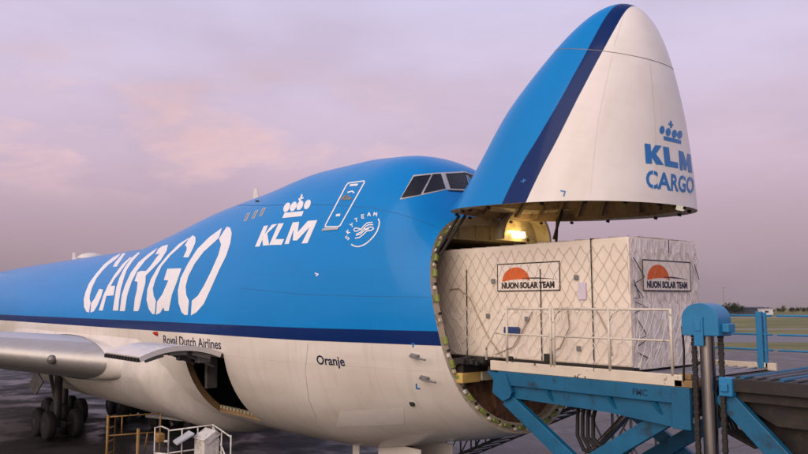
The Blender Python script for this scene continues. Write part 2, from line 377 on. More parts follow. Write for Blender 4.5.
for i in range(26):
    xx = -4.25+random.uniform(0, .7); yy = -2.0+i*.03; zz = 4.63+random.uniform(-.02, .07)
    box(bm, (xx-.1, yy-.04, zz-.05), (xx+.12, yy+.05, zz+.04))
obj('floor_latches', bm, M['strap'], bay)
# header panels above the load, ceiling and the lit arch
bm = B(); box(bm, (-19.5, -1.75, 7.42), (-5.5, 1.75, 7.5)); obj('ceiling', bm, M['liner'], bay)
bm = B(); box(bm, (-5.5, -1.65, 7.42), (-5.42, 1.6, 7.82)); 
for yy in (-1.2, -.6, 0.0, .5): box(bm, (-5.43, yy-.03, 7.44), (-5.38, yy+.03, 7.8))
obj('header_panel', bm, M['cream'], bay)
bm = B(); arc = [(-4.62, 1.0+.93*math.cos(a), 7.42+.86*math.sin(a)) for a in np.linspace(0, PI, 28)]
arc2 = [(-5.0, 1.0+.80*math.cos(a), 7.42+.72*math.sin(a)) for a in np.linspace(0, PI, 28)]
arc3 = [(-4.62, 1.0+.86*math.cos(a), 7.42+.79*math.sin(a)) for a in np.linspace(0, PI, 28)]
arc0 = [(-4.78, 1.0+.93*math.cos(a), 7.42+.86*math.sin(a)) for a in np.linspace(0, PI, 28)]
Vg = grid(bm, [arc0, arc, arc3, arc2]); bm.faces.new(Vg[-1])
arch = obj('lamp_arch', bm, M['liner'], bay)
bm = B(); box(bm, (-4.97, .80, 7.50), (-4.87, 1.22, 7.66), .02); box(bm, (-4.95, .62, 7.61), (-4.87, .95, 7.66), .01); lampo = obj('bay_lamp', bm, M['lit'], arch)
# black nose door struts
for (a, b) in (((-4.55, -1.45, 7.86), (-4.75, -1.98, 7.0)), ((-4.45, -1.35, 7.86), (-4.72, -1.9, 6.95)), ((-4.1, 1.55, 8.2), (-4.3, 1.7, 7.3)), ((-4.0, 1.6, 8.2), (-4.25, 1.55, 7.45))):
    bm = B(); tube(bm, [a, b], .035, 8); obj('door_strut', bm, M['strap'], aircraft)

# ---- painting on skins
CAM = Vector((7.561, -13.439, 5.917)); YAW, PITCH, ROLL, FPX = math.radians(40.495), math.radians(5.654), math.radians(-.171), 753.553
d0 = Vector((-math.cos(YAW), math.sin(YAW), 0)); r0 = Vector((math.sin(YAW), math.cos(YAW), 0)); z0 = Vector((0, 0, 1))
FW = d0*math.cos(PITCH)+z0*math.sin(PITCH); UP = -d0*math.sin(PITCH)+z0*math.cos(PITCH)
R2 = r0*math.cos(ROLL)+UP*math.sin(ROLL); UP2 = -r0*math.sin(ROLL)+UP*math.cos(ROLL)
def view_ray(u, v): return (FW+R2*((u-404)/FPX)+UP2*((227-v)/FPX)).normalized()
def decal(name, polys, fn, m, parent, maxlen=3.0, inv=None):
    """flat polygons, cut fine and laid on a skin by fn(a, b) -> point just above it"""
    bm = B(); miss = 0
    for poly in polys:
        tris = [[Vector((poly[i][0], poly[i][1], 0)) for i in t] for t in tessellate_polygon([[Vector((q[0], q[1], 0)) for q in poly]])]
        st = list(tris)
        while st:
            t = st.pop(); ls = [(t[(i+1) % 3]-t[i]).length for i in range(3)]; k = ls.index(max(ls))
            if ls[k] > maxlen:
                mid = (t[k]+t[(k+1) % 3])/2; o_ = t[(k+2) % 3]; st += [[t[k], mid, o_], [mid, t[(k+1) % 3], o_]]; continue
            w = [fn(q.x, q.y) for q in t]
            if any(q is None for q in w): continue
            if inv is not None: w = [inv @ q for q in w]
            try: bm.faces.new([bm.verts.new(q) for q in w])
            except ValueError: pass
    bmesh.ops.remove_doubles(bm, verts=bm.verts, dist=.0005)
    bmesh.ops.recalc_face_normals(bm, faces=bm.faces)
    return obj(name, bm, m, parent, smooth=False)
def seen_on(bvh, off=.006):
    def f(u, v):
        d = view_ray(u, v); h = bvh.ray_cast(CAM, d)
        if h[0] is None: return None
        n = h[1] if h[1].dot(d) < 0 else -h[1]
        return h[0]+n*off
    return f
def side_on(off=.006):
    """(station, height) on the starboard skin"""
    def f(s, z):
        h = bvh_f.ray_cast(Vector((-s, -12, z)), Vector((0, 1, 0)))
        return None if h[0] is None else h[0]+Vector((0, -off, 0))
    return f
def zoomed(o, k, polys): return [[(o[0]+x/k, o[1]+y/k) for x, y in p] for p in polys]
def stroke(pts, w):
    """a polyline as quads"""
    out = []
    for (x0, y0), (x1, y1) in zip(pts, pts[1:]):
        dx, dy = x1-x0, y1-y0; l = math.hypot(dx, dy) or 1; nx, ny = -dy/l*w/2, dx/l*w/2; ex, ey = dx/l*w*.25, dy/l*w*.25
        out.append([(x0+nx-ex, y0+ny-ey), (x1+nx+ex, y1+ny+ey), (x1-nx+ex, y1-ny+ey), (x0-nx-ex, y0-ny-ey)])
    return out
def ellipse(cx, cy, rx, ry, rot=0, n=20):
    c, s = math.cos(rot), math.sin(rot)
    return [(cx+rx*math.cos(a)*c-ry*math.sin(a)*s, cy+rx*math.cos(a)*s+ry*math.sin(a)*c) for a in np.linspace(0, 2*PI, n, endpoint=False)]
onf = seen_on(bvh_f); onv = seen_on(bvh_v); RMI = RM.inverted()
letters = {
 'C': ((80, 250), 6.683, [
   [(272,22),(220,52),(160,100),(105,165),(62,225),(40,280),(28,330),(30,380),(45,410),(60,416),(70,352),(63,325),(66,298),(80,250),(110,187),(150,137),(190,97),(235,64),(258,42)],
   [(283,25),(305,22),(272,68),(245,110),(222,110),(240,80),(266,50)],
   [(78,355),(100,325),(130,262),(153,265),(140,312),(115,370),(92,408),(72,416)]]),
 'A': ((80, 250), 6.683, [
   [(128,402),(152,403),(176,305),(224,302),(234,240),(206,241),(228,196),(258,160),(302,98),(342,52),(336,50),(286,96),(232,168),(190,236),(160,302)],
   [(222,403),(255,403),(260,338),(272,262),(292,190),(312,132),(352,72),(398,22),(392,17),(344,56),(300,118),(266,188),(246,250),(235,320)]]),
 'R': ((115, 240), 5.82, [
   [(30,412),(57,412),(70,322),(96,242),(126,182),(176,118),(226,74),(248,46),(200,80),(140,130),(95,190),(62,260),(42,320)],
   [(252,55),(275,38),(308,28),(300,62),(265,118),(220,165),(178,207),(176,250),(158,320),(142,395),(134,412),(110,412),(118,340),(130,290),(134,243),(116,238),(132,190),(150,182),(182,182),(210,150),(240,108),(262,78),(238,85)]]),
 'G': ((140, 225), 4.88, [
   [(240,62),(190,95),(135,150),(90,205),(55,265),(38,315),(34,365),(45,410),(62,433),(72,434),(77,370),(66,345),(62,310),(75,265),(105,200),(150,146),(195,106),(233,70)],
   [(238,70),(258,52),(270,60),(270,85),(255,120),(236,157),(213,157),(230,122),(229,104),(221,100)],
   [(80,436),(85,375),(110,340),(140,270),(118,268),(135,215),(202,212),(180,275),(155,340),(140,418),(122,418),(115,400),(98,428)]]),
 'O': ((140, 225), 4.88, [
   [(400,15),(340,60),(280,120),(235,190),(200,260),(187,320),(190,380),(205,425),(220,438),(233,437),(238,370),(225,340),(222,300),(235,250),(265,190),(310,130),(360,85),(385,62)],
   [(425,10),(440,15),(447,40),(440,90),(420,150),(385,220),(345,310),(310,385),(275,425),(250,440),(255,370),(285,345),(315,295),(350,225),(385,145),(398,95),(388,68),(408,35)]]),
}
def fatten(p, w):
    ar = sum(p[i-1][0]*p[i][1]-p[i][0]*p[i-1][1] for i in range(len(p))); sg = 1 if ar > 0 else -1; out = []
    for i in range(len(p)):
        a, b, c = p[i-1], p[i], p[(i+1) % len(p)]; n = [0, 0]
        for u, v in ((a, b), (b, c)):
            dx, dy = v[0]-u[0], v[1]-u[1]; l = math.hypot(dx, dy) or 1; n[0] += dy/l*sg; n[1] -= dx/l*sg
        l = max(.8, math.hypot(*n)); out.append((b[0]+n[0]/l*w, b[1]+n[1]/l*w))
    return out
for k, (o_, z_, ps) in letters.items(): decal('lettering', [fatten(p, .3) for p in zoomed(o_, z_, ps)], onf, M['decal_white'], fus)
decal('lettering', zoomed((250, 185), 6.99, [
   [(98,287),(128,283),(68,430),(36,432)], [(155,277),(192,273),(122,338),(135,420),(92,425),(86,365)],
   [(200,270),(238,268),(180,380),(240,378),(222,418),(135,420)],
   [(242,413),(300,262),(345,258),(335,330),(405,252),(472,246),(403,407),(362,409),(418,295),(330,388),(300,388),(306,310),(272,412)]]), onf, M['decal_white'], fus)
decal('crown_emblem', zoomed((250, 185), 6.99, [[(243,195),(377,183),(363,218),(226,232)]]+[ellipse(x, y, 20, 36, .45) for x, y in ((258,157),(304,151),(350,143),(402,137))]+
   [[(338,96),(374,84),(377,94),(341,107)], [(360,64),(370,70),(352,118),(342,112)]]), onf, M['decal_white'], fus)
sk = []
for pts in ([(350,172),(360,200),(355,235),(338,285),(308,330),(272,368),(235,398),(200,415),(168,424),(135,420),(105,404)],):
    sk += stroke(pts, 11)
for pts in ([(165,258),(140,255),(127,268),(135,284),(160,282),(195,262),(225,228),(250,208),(295,203)], [(150,312),(190,292),(235,240),(260,226),(300,224)], [(140,347),(175,342),(215,312),(245,282),(285,276),(306,262),(298,247),(272,247),(240,262)], [(165,258),(200,268),(235,262)], [(148,320),(185,312),(225,275),(262,262)]):
    sk += stroke(pts, 9)
for (x, y, rot, ch) in ((68,345,-1.35,'S'),(75,290,-1.1,'K'),(108,230,-.8,'Y'),(150,182,-.5,'T'),(207,150,-.2,'E'),(265,130,.05,'A'),(322,130,.3,'M')):
    g = {'S': [[(8,-12),(-6,-12),(-8,-4),(8,4),(6,12),(-8,12)]], 'K': [[(-8,-12),(-8,12)], [(8,-12),(-6,0),(8,12)]], 'Y': [[(-9,-12),(0,0),(9,-12)], [(0,0),(0,12)]], 'T': [[(-9,-11),(9,-11)], [(0,-11),(0,12)]],
         'E': [[(9,-12),(-7,-12),(-7,12),(9,12)], [(-7,0),(6,0)]], 'A': [[(-10,12),(0,-12),(10,12)], [(-5,4),(5,4)]], 'M': [[(-11,12),(-9,-12),(0,4),(9,-12),(11,12)]]}[ch]
    c_, s_ = math.cos(rot*.55), math.sin(rot*.55)
    for st_ in g: sk += stroke([(x+(px*c_-py*s_)*1.3, y+(px*s_+py*c_)*1.3) for px, py in st_], 8)
decal('alliance_emblem', zoomed((340, 200), 9.08, sk), onf, M['decal_white'], fus, maxlen=2)
# flat text -> polygons
def text_tris(body, size, bold=0.0, shear=0.0, align='LEFT'):
    cu = bpy.data.curves.new('txt', 'FONT'); cu.body = body; cu.size = size; cu.offset = bold; cu.shear = shear; cu.align_x = align; cu.resolution_u = 3
    o = bpy.data.objects.new('txt', cu); COL.objects.link(o); bpy.context.view_layer.update()
    me = bpy.data.meshes.new_from_object(o); me.calc_loop_triangles()
    out = [[(me.vertices[i].co.x, me.vertices[i].co.y) for i in t.vertices] for t in me.loop_triangles]
    bpy.data.objects.remove(o); bpy.data.curves.remove(cu); bpy.data.meshes.remove(me)
    return out
on_side = side_on()
def side_text(name, body, s, z, size, m, bold=0, wscale=1.0):
    tr = [[(s-x*wscale, z+y) for x, y in t] for t in text_tris(body, size, bold)]
    return decal(name, tr, on_side, m, fus, maxlen=.25)
side_text('lettering', 'Oranje', 7.97, 4.41, .31, M['decal_navy'], .006, 1.0)
side_text('lettering', 'Royal Dutch Airlines', 16.6, 4.57, .40, M['decal_navy'], .006, 1.22)
# small service marks
for (u, v, w, h) in ((407, 347, 1.6, 4), ):
    pass
decal('service_mark', zoomed((350, 330), 3.54, stroke([(222,46),(224,60)], 5)+stroke([(218,50),(230,50)], 4)+stroke([(235,190),(236,206),(247,207)], 5)), onf, M['decal_blue'], fus)
decal('service_mark', zoomed((220, 160), 3.78, stroke([(360,428),(372,432),(364,438)], 4)), onf, M['decal_white'], fus)
bm = B(); p = onf(412, 403); lathe(bm, p+Vector((0, .02, 0)), (0.2, -1, 0), [(0, .075), (.03, .07)], 16); obj('static_port', bm, M['dark'], fus)
for (u, v) in ((420.5, 356), (430.5, 378)):
    p = onf(u, v); bm = B(); n = Vector((.15, -1, -.1)).normalized()
    prism(bm, [p+Vector((-.28, .02, .06)), p+Vector((-.02, .02, .0)), p+n*.18+Vector((-.05, 0, -.03)), p+n*.18+Vector((-.2, 0, 0))], (0, 0, .03)); tube(bm, [p+n*.17+Vector((-.15, 0, .0)), p+n*.17+Vector((.32, 0, -.04))], .02, 8); obj('pitot_probe', bm, M['grey'], fus)
decal('repair_patch', [[(340, 411), (404, 408), (404, 424), (336, 427)]], seen_on(bvh_f, .004), M['patch'], fus)
decal('skin_joint', stroke([(226, 205), (262, 205.5), (300, 204.5), (340, 205), (372, 208), (400, 214), (425, 222), (440, 229)], .5), seen_on(bvh_f, .004), M['seam_blue'], fus)
decal('skin_joint', stroke([(308, 344), (305, 372), (309, 400), (317, 420)], .5), seen_on(bvh_f, .004), M['seam'], fus)
decal('skin_joint', stroke([(240, 288), (300, 294), (360, 296), (430, 297)], .45), seen_on(bvh_f, .004), M['seam_blue'], fus)
# cockpit windows: frames and panes (starboard as seen, port mirrored)
Z = ((395, 165), 10.1)
fr = [[(185,103),(372,84),(268,306),(48,352)], [(372,84),(468,76),(522,250),(268,306)], [(468,76),(500,75),(550,254),(522,250)], [(500,75),(716,66),(762,262),(548,254)]]
panes = [[(192,124),(360,104),(254,298),(70,331)], [(382,101),(458,94),(504,238),(290,284)], [(512,94),(708,84),(745,240),(560,236)]]
def mirrored(o_, name):
    m2 = o_.data.copy()
    for v in m2.vertices: v.co.y *= -1
    m2.flip_normals(); q = bpy.data.objects.new(name, m2); link(q, fus)
x = decal('cockpit_frame', zoomed(*Z, fr), seen_on(bvh_f, .006), M['frame_grey'], fus); mirrored(x, 'cockpit_frame')
for p_ in panes:
    x = decal('cockpit_window', zoomed(*Z, [p_]), seen_on(bvh_f, .012), M['glass'], fus); mirrored(x, 'cockpit_window')
    x = decal('window_gasket', zoomed(*Z, stroke(p_+[p_[0]], 6)), seen_on(bvh_f, .016), M['strap'], fus); mirrored(x, 'window_gasket')
decal('window_ledge', zoomed(*Z, [[(530,254),(740,264),(720,276),(540,266)]]), seen_on(bvh_f, .02), M['dark'], fus)
# crew door, upper deck
Z = ((318, 175), 7.57)
outline = [(232,62),(350,46),(352,58),(168,384),(150,392),(56,392),(60,374),(216,78),(232,62)]
crew = decal('crew_door', zoomed(*Z, stroke(outline, 9)), onf, M['decal_white'], aircraft)
decal('door_window', zoomed(*Z, [[(190,163),(222,150),(262,178),(244,190),(170,190)]]), seen_on(bvh_f, .01), M['grey'], crew)
decal('door_placard', zoomed(*Z, [[(245,70),(305,66),(300,82),(238,86)], [(140,296),(172,294),(166,312),(134,314)], [(222,128),(262,118),(280,134),(270,140),(258,128),(226,138)]]), onf, M['decal_white'], crew)
decal('door_sill', zoomed(*Z, [[(44,404),(160,396),(154,414),(30,424)]]), seen_on(bvh_f, .02), M['frame_grey'], crew)
for o_ in ((243.5, 221.5), (251.5, 219), (259, 216.5)):
    w_ = decal('cabin_window', [[(o_[0], o_[1]), (o_[0]+3.0, o_[1]-.5), (o_[0]+7.2, o_[1]-8.8), (o_[0]+4.0, o_[1]-8.4)]], onf, M['frame_grey'], fus)
    decal('window_pane', [[(o_[0]+1.0, o_[1]-.9), (o_[0]+2.2, o_[1]-1.2), (o_[0]+5.8, o_[1]-8.1), (o_[0]+4.6, o_[1]-7.9)]], seen_on(bvh_f, .011), M['grey'], w_)
decal('skin_vent', [ellipse(257.3, 201.2, 2.2, 1.0)], onf, M['dark'], fus)
# antennas on the crown, beacon
for (s, h, l) in ((16.3, .55, .25), (36.8, .45, .35)):
    bm = B(); zt_ = surf(s, PI/2)[2]; prism(bm, [(-s+l, -.03, zt_-.05), (-s-l, -.03, zt_-.05), (-s-l*.9, -.02, zt_+h), (-s-l*.2, -.02, zt_+h)], (0, .06, 0)); obj('blade_antenna', bm, M['white'], fus)
bm = B(); lathe(bm, (-34.0, 0, 8.22), (0, 0, 1), [(0, .7), (.12, .68), (.26, .5), (.34, .2)], 20); obj('antenna_dome', bm, M['white'], fus, smooth=True)
# KLM CARGO on the nose door
Z = ((630, 110), 5.05)
decal('lettering', zoomed(*Z, [[(72,169),(103,173),(111,272),(79,270)], [(104,215),(126,178),(159,181),(131,222),(171,279),(131,275),(106,234)],
   [(165,184),(195,189),(203,258),(241,266),(243,295),(176,283)], [(244,203),(268,212),(283,262),(289,220),(304,226),(313,318),(293,314),(289,270),(283,306),(271,302),(262,256),(266,306),(251,303)]]), onv, M['decal_blue'], nose, inv=RMI)
decal('crown_emblem', zoomed(*Z, [[(168,131),(256,152),(258,172),(170,152)]]+[ellipse(x, y, 13, 21, .1) for x, y in ((161,101),(192,112),(223,121),(250,125))]+[[(193,66),(217,72),(217,81),(193,75)], [(200,54),(210,57),(211,92),(201,90)]]), onv, M['decal_blue'], nose, inv=RMI)
cg = []; tr_ = text_tris('CARGO', 1.0, .03); xm = [q[0] for t in tr_ for q in t]; x0_, x1_ = min(xm), max(xm); ym = [q[1] for t in tr_ for q in t]; y0_, y1_ = min(ym), max(ym)
for t in tr_:
    q = []
    for x, y in t:
        X_ = float(np.interp((x-x0_)/(x1_-x0_), [0, .2, .4, .6, .8, 1], [80, 142, 206, 250, 288, 322])); v = (y-y0_)/(y1_-y0_)
        q.append((X_, (393+(X_-82)*.13)*(1-v)+(300+(X_-82)*.165)*v))
    cg.append(q)
decal('lettering', zoomed(*Z, cg), onv, M['decal_blue'], nose, inv=RMI)
decal('stencil_gap', zoomed(*Z, [[(115, 296), (118, 296), (118, 326), (115, 326)], [(115, 372), (118, 372), (118, 404), (115, 404)], [(304, 330), (306, 330), (306, 362), (304, 362)], [(304, 398), (306, 398), (306, 428), (304, 428)], [(269, 326), (271, 326), (271, 352), (269, 352)]]), seen_on(bvh_v, .009), M['decal_white'], nose, inv=RMI)
decal('service_mark', zoomed((460, 60), 3.027, stroke([(305,396),(318,398),(314,412)], 4)+stroke([(185,368),(200,364)], 3)+stroke([(194,360),(192,372)], 3)), onv, M['decal_blue'], nose, inv=RMI)

for pts in ([(624, 14), (614, 46)], [(612, 56), (598, 120), (590, 194)], [(650, 64), (655, 120), (657, 190)]):
    decal('skin_joint', stroke(pts, .4), seen_on(bvh_v, .004), M['seam_light'], nose, inv=RMI)
# ---- lower cargo door opening and the open door
tt = np.linspace(DOOR_T[0], DOOR_T[1], 14)
def opening_loop(off):
    p = []
    for t in tt: p.append((DOOR_S[1], t))
    for s in np.linspace(DOOR_S[1], DOOR_S[0], 6)[1:]: p.append((s, tt[-1]))
    for t in tt[::-1][1:]: p.append((DOOR_S[0], t))
    for s in np.linspace(DOOR_S[0], DOOR_S[1], 6)[1:-1]: p.append((s, tt[0]))
    out = []
    for s, t in p:
        out.append(insetpts(np.array([s]), np.array([t]), off)[0])
    return out
bm = B(); grid(bm, [opening_loop(.0), opening_loop(.19)], closed_j=True)
hold_frame = obj('hold_doorway', bm, M['primer'], aircraft)
for s in np.linspace(12.7, 14.9, 11):
    bm = B(); p = insetpts(np.array([s]), np.array([tt[-1]]), .12)[0]; lathe(bm, p+np.array([-.07, 0, .03]), (1, 0, 0), [(0, .04), (.14, .04)], 10); box(bm, p+np.array([-.03, -.12, .02]), p+np.array([.03, -.04, .12]))
    obj('sill_roller', bm, M['cream'], hold_frame)
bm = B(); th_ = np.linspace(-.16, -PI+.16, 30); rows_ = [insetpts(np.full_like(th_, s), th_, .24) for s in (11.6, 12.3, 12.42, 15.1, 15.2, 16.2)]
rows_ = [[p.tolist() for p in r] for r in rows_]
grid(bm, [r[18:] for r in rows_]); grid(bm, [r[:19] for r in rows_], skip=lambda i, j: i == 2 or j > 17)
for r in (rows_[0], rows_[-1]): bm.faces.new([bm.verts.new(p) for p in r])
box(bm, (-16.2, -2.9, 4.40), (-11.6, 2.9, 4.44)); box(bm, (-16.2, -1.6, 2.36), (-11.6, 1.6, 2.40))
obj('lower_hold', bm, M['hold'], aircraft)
bm = B(); box(bm, (-15.12, -2.45, 3.2), (-14.95, -2.1, 4.35)); obj('hold_sidewall_panel', bm, M['grey'], hold_frame)
# door shell: the arc of the skin turned up about its top edge
hp = surf(13.76, DOOR_T[0]); hy, hz_ = float(hp[1]), float(hp[2]); ang = math.radians(-122)
def turn(p, ang=ang):
    y, z = p[1]-hy, p[2]-hz_
    return (float(p[0]), float(hy-.03+y*math.cos(ang)-z*math.sin(ang)), float(hz_+.03+y*math.sin(ang)+z*math.cos(ang)))
bm = B(); ss = np.linspace(DOOR_S[0]+.03, DOOR_S[1]-.03, 6)
O_ = [[turn(surf(s, t)) for t in tt] for s in ss]; I_ = [[turn(insetpts(np.array([s]), np.array([t]), .14)[0]) for t in tt] for s in ss]
a = grid(bm, O_); b = grid(bm, I_)
ni, nj = len(ss), len(tt)
for i in range(ni-1):
    for j in (0, nj-1): bm.faces.new((a[i][j], a[i+1][j], b[i+1][j], b[i][j]))
for j in range(nj-1):
    for i in (0, ni-1): bm.faces.new((a[i][j], a[i][j+1], b[i][j+1], b[i][j]))
bmesh.ops.recalc_face_normals(bm, faces=bm.faces)
cdoor = obj('cargo_door', bm, M['white'], aircraft)
bm = B()
for s in np.linspace(12.7, 14.85, 7):
    for t0_, t1_ in ((tt[1], tt[4]), (tt[5], tt[8]), (tt[9], tt[12])):
        p = turn(insetpts(np.array([s]), np.array([t0_]), .2)[0]); q = turn(insetpts(np.array([s]), np.array([t1_]), .2)[0]); beam(bm, p, q, .1, .12)
obj('door_stiffeners', bm, M['grey'], cdoor)
for s in np.linspace(12.6, 15.0, 12):
    bm = B(); p = turn(insetpts(np.array([s]), np.array([tt[-1]]), .09)[0]); box(bm, (p[0]-.06, p[1]-.07, p[2]-.06), (p[0]+.06, p[1]+.03, p[2]+.05))
    obj('door_latch', bm, M['dark'], cdoor)
for s in (13.1, 14.4):
    p = turn(insetpts(np.array([s]), np.array([tt[6]]), .16)[0]); bm = B(); tube(bm, [p, (-s, hy+.05, hz_-.4)], .04, 8); box(bm, (-s-.13, hy-.5, hz_-.28), (-s+.13, hy-.1, hz_-.02), .03); obj('door_actuator', bm, M['grey'], cdoor)
bm = B(); p = turn(surf(13.0, tt[8])); lathe(bm, (-17.05, -3.2, 4.86), (0, -1, .3), [(0, .07), (.1, .07), (.2, .03)], 12); obj('beacon_light', bm, M['red'], fus)

# ---- wing: leading edge, box, root fairing
def airfoil(n=26):
    a = []
    for k in range(n):
        x = (1-math.cos(PI*k/(n-1)))/2; t = 5*.12*(.2969*math.sqrt(x)-.126*x-.3516*x*x+.2843*x**3-.1036*x**4)/.12
        a.append((x, t))
    return a
AF = airfoil()
def section(y, xle, zc, chord, thick, side=-1, xlo=0.0, xhi=1.0, camber=.02):
    up, lo = [], []
    for x, t in AF:
        if x < xlo-1e-6 or x > xhi+1e-6: continue
        cm = camber*chord*x*(1-x)*2
        up.append((xle-chord*x, y, zc+thick*t+cm-x*.35)); lo.append((xle-chord*x, y, zc-thick*t*.95+cm-x*.35))
    return up, lo
def wingdef(y):
    a = abs(y); xle = -20.45-(a-3.6)*1.12 if a < 12 else -29.86-(a-12)*.80
    ch = max(3.6, 15.2-(a-3.6)*.62) if a < 12 else max(3.6, 10.0-(a-12)*.33)
    return xle, 3.72+(a-3.6)*.115, ch, (1.72-(a-3.6)*.08 if a < 12 else 1.05-(a-12)*.035)
for sd in (-1, 1):
    ys = [3.6, 4.2, 5, 6, 8, 10, 12, 16, 20, 25, 30.5]
    xc = AF[5][0]
    bm = B(); rows_ = []
    for a in ys:
        xle, zc, ch, th = wingdef(a); u, l = section(sd*a, xle, zc, ch, th, xlo=xc); rows_.append(u+l[::-1])
    Vg = grid(bm, rows_); bm.faces.new(Vg[-1]); bmesh.ops.recalc_face_normals(bm, faces=bm.faces)
    wing = obj('wing', bm, M['wing_top'], aircraft, smooth=True)
    bm = B(); rows_ = []
    for a in ys:
        xle, zc, ch, th = wingdef(a); u, l = section(sd*a, xle, zc, ch, th, xhi=xc); rows_.append(u[::-1]+l[1:])
    grid(bm, rows_); bmesh.ops.recalc_face_normals(bm, faces=bm.faces)
    obj('leading_edge', bm, M['wing_metal'], wing, smooth=True)
    # fairing strake at the root
    bm = B(); rows_ = []
    for (a, xle, zc, ch, th) in ((2.7, -17.9, 3.62, 18.5, 1.3), (3.0, -18.5, 3.62, 17.8, 1.45), (3.2, -19.0, 3.64, 17.2, 1.56), (3.36, -19.5, 3.66, 16.5, 1.66), (3.5, -19.98, 3.68, 15.9, 1.74), (3.6, -20.34, 3.71, 15.4, 1.79), (3.66, -20.50, 3.72, 15.15, 1.77)):
        u, l = section(sd*a, xle, zc, ch, th); rows_.append(u[::-1]+l[1:])
    grid(bm, rows_); bmesh.ops.recalc_face_normals(bm, faces=bm.faces)
    obj('wing_fairing', bm, M['white'], aircraft, smooth=True)
    if sd < 0:
        xle, zc, ch, th = wingdef(5.1); bm = B(); lathe(bm, (xle+.0, -5.1, zc-.05), (.75, -.6, .1), [(-.12, .17), (.02, .17), (.06, .12), (.08, .03)], 18); obj('landing_light', bm, M['lens'], wing, smooth=True)
# belly fairing
bm = B(); sg = np.linspace(15.13, 38, 48); tg_ = np.linspace(-.10, -PI+.10, 50); rows_ = []
for s in sg:
    r_ = []
    for t in tg_:
        tn = t if t > -PI/2 else -PI-t
        sb = np.interp(-tn, [.1, .5, .85, 1.3, 1.57], [17.7, 16.3, 15.7, 14.9, 14.6])
        k = min(1, max(0, (s-sb)/1.9)); k = k*k*(3-2*k); k2 = min(1, max(0, (38-s)/5)); k2 = k2*k2*(3-2*k2)
        e = min(1, max(0, (-tn-.1)/.35))
        r_.append(insetpts(np.array([s]), np.array([t]), .05-.55*k*k2*e)[0].tolist())
    rows_.append(r_)
grid(bm, rows_); bmesh.ops.recalc_face_normals(bm, faces=bm.faces)
obj('belly_fairing', bm, M['white'], aircraft, smooth=True)
# fin
bm = B(); rows_ = []
for (z, xle, ch) in ((7.6, -54.5, 13), (9.5, -56.5, 11.3), (19.3, -66.0, 4.2)):
    u, l = [], []
    for x, t in AF: u.append((xle-ch*x, ch*.1*t, z)); l.append((xle-ch*x, -ch*.1*t, z))
    rows_.append(u[::-1]+l[1:])
Vg = grid(bm, rows_); bm.faces.new(Vg[-1]); bmesh.ops.recalc_face_normals(bm, faces=bm.faces)
obj('tail_fin', bm, M['white'], aircraft, smooth=True)

# ---- landing gear
def wheel(parent, c, r=.62, w=.42):
    bm = B(); lathe(bm, (c[0], c[1]-w/2, c[2]), (0, 1, 0), [(0, r*.5), (0.01, r*.8), (.06, r*.95), (.14, r), (w-.14, r), (w-.06, r*.95), (w-.01, r*.8), (w, r*.5)], 32)
    o_ = obj('wheel', bm, M['rubber'], parent, smooth=False)
    bm = B(); lathe(bm, (c[0], c[1]-w/2-.015, c[2]), (0, 1, 0), [(0, r*.15), (.02, r*.3), (0.05, r*.5), (w-.02, r*.5), (w+.01, r*.3), (w+.03, r*.15)], 20); obj('wheel_hub', bm, M['hub'], o_)
def bogie(x, y, zt_=3.0):
    bm = B(); tube(bm, [(x, y, .62), (x, y, zt_)], .17, 16); tube(bm, [(x-.1, y, 1.2), (x-1.6, y, zt_)], .09, 10); beam(bm, (x-.95, y, .62), (x+.95, y, .62), .24, .26, .04)
    for dx in (-.74, .74): tube(bm, [(x+dx, y-.56, .62), (x+dx, y+.56, .62)], .09, 10)
    g = obj('landing_gear', bm, M['gear'], aircraft)
    for dx in (-.74, .74):
        for dy in (-.56, .56): wheel(g, (x+dx, y+dy, .62))
    return g
g = bogie(-28.6, -2.95)
bm = B(); beam(bm, (-28.0, -3.9, 2.75), (-28.5, -4.05, 2.15), .06, .7); obj('gear_door', bm, M['grey'], g)
bogie(-28.6, 2.95); bogie(-32.2, -1.6); bogie(-32.2, 1.6)
bm = B(); tube(bm, [(-8.0, 0, .55), (-8.0, 0, 2.4)], .13, 14); tube(bm, [(-8.0, 0, 1.2), (-9.3, 0, 2.2)], .07, 10); tube(bm, [(-8, -.45, .55), (-8, .45, .55)], .07, 10)
ng = obj('landing_gear', bm, M['gear'], aircraft)
for dy in (-.36, .36): wheel(ng, (-8.0, dy, .55), .55, .34)
for y in (-.55, .55):
    bm = B(); box(bm, (-8.6, y-.03, 1.35), (-6.9, y+.03, 2.22), .02); obj('gear_door', bm, M['white'], ng)
    bm = B(); box(bm, (-9.75, y-.02, 1.5), (-9.45, y+.02, 2.05), .01); obj('gear_door', bm, M['white'], ng)

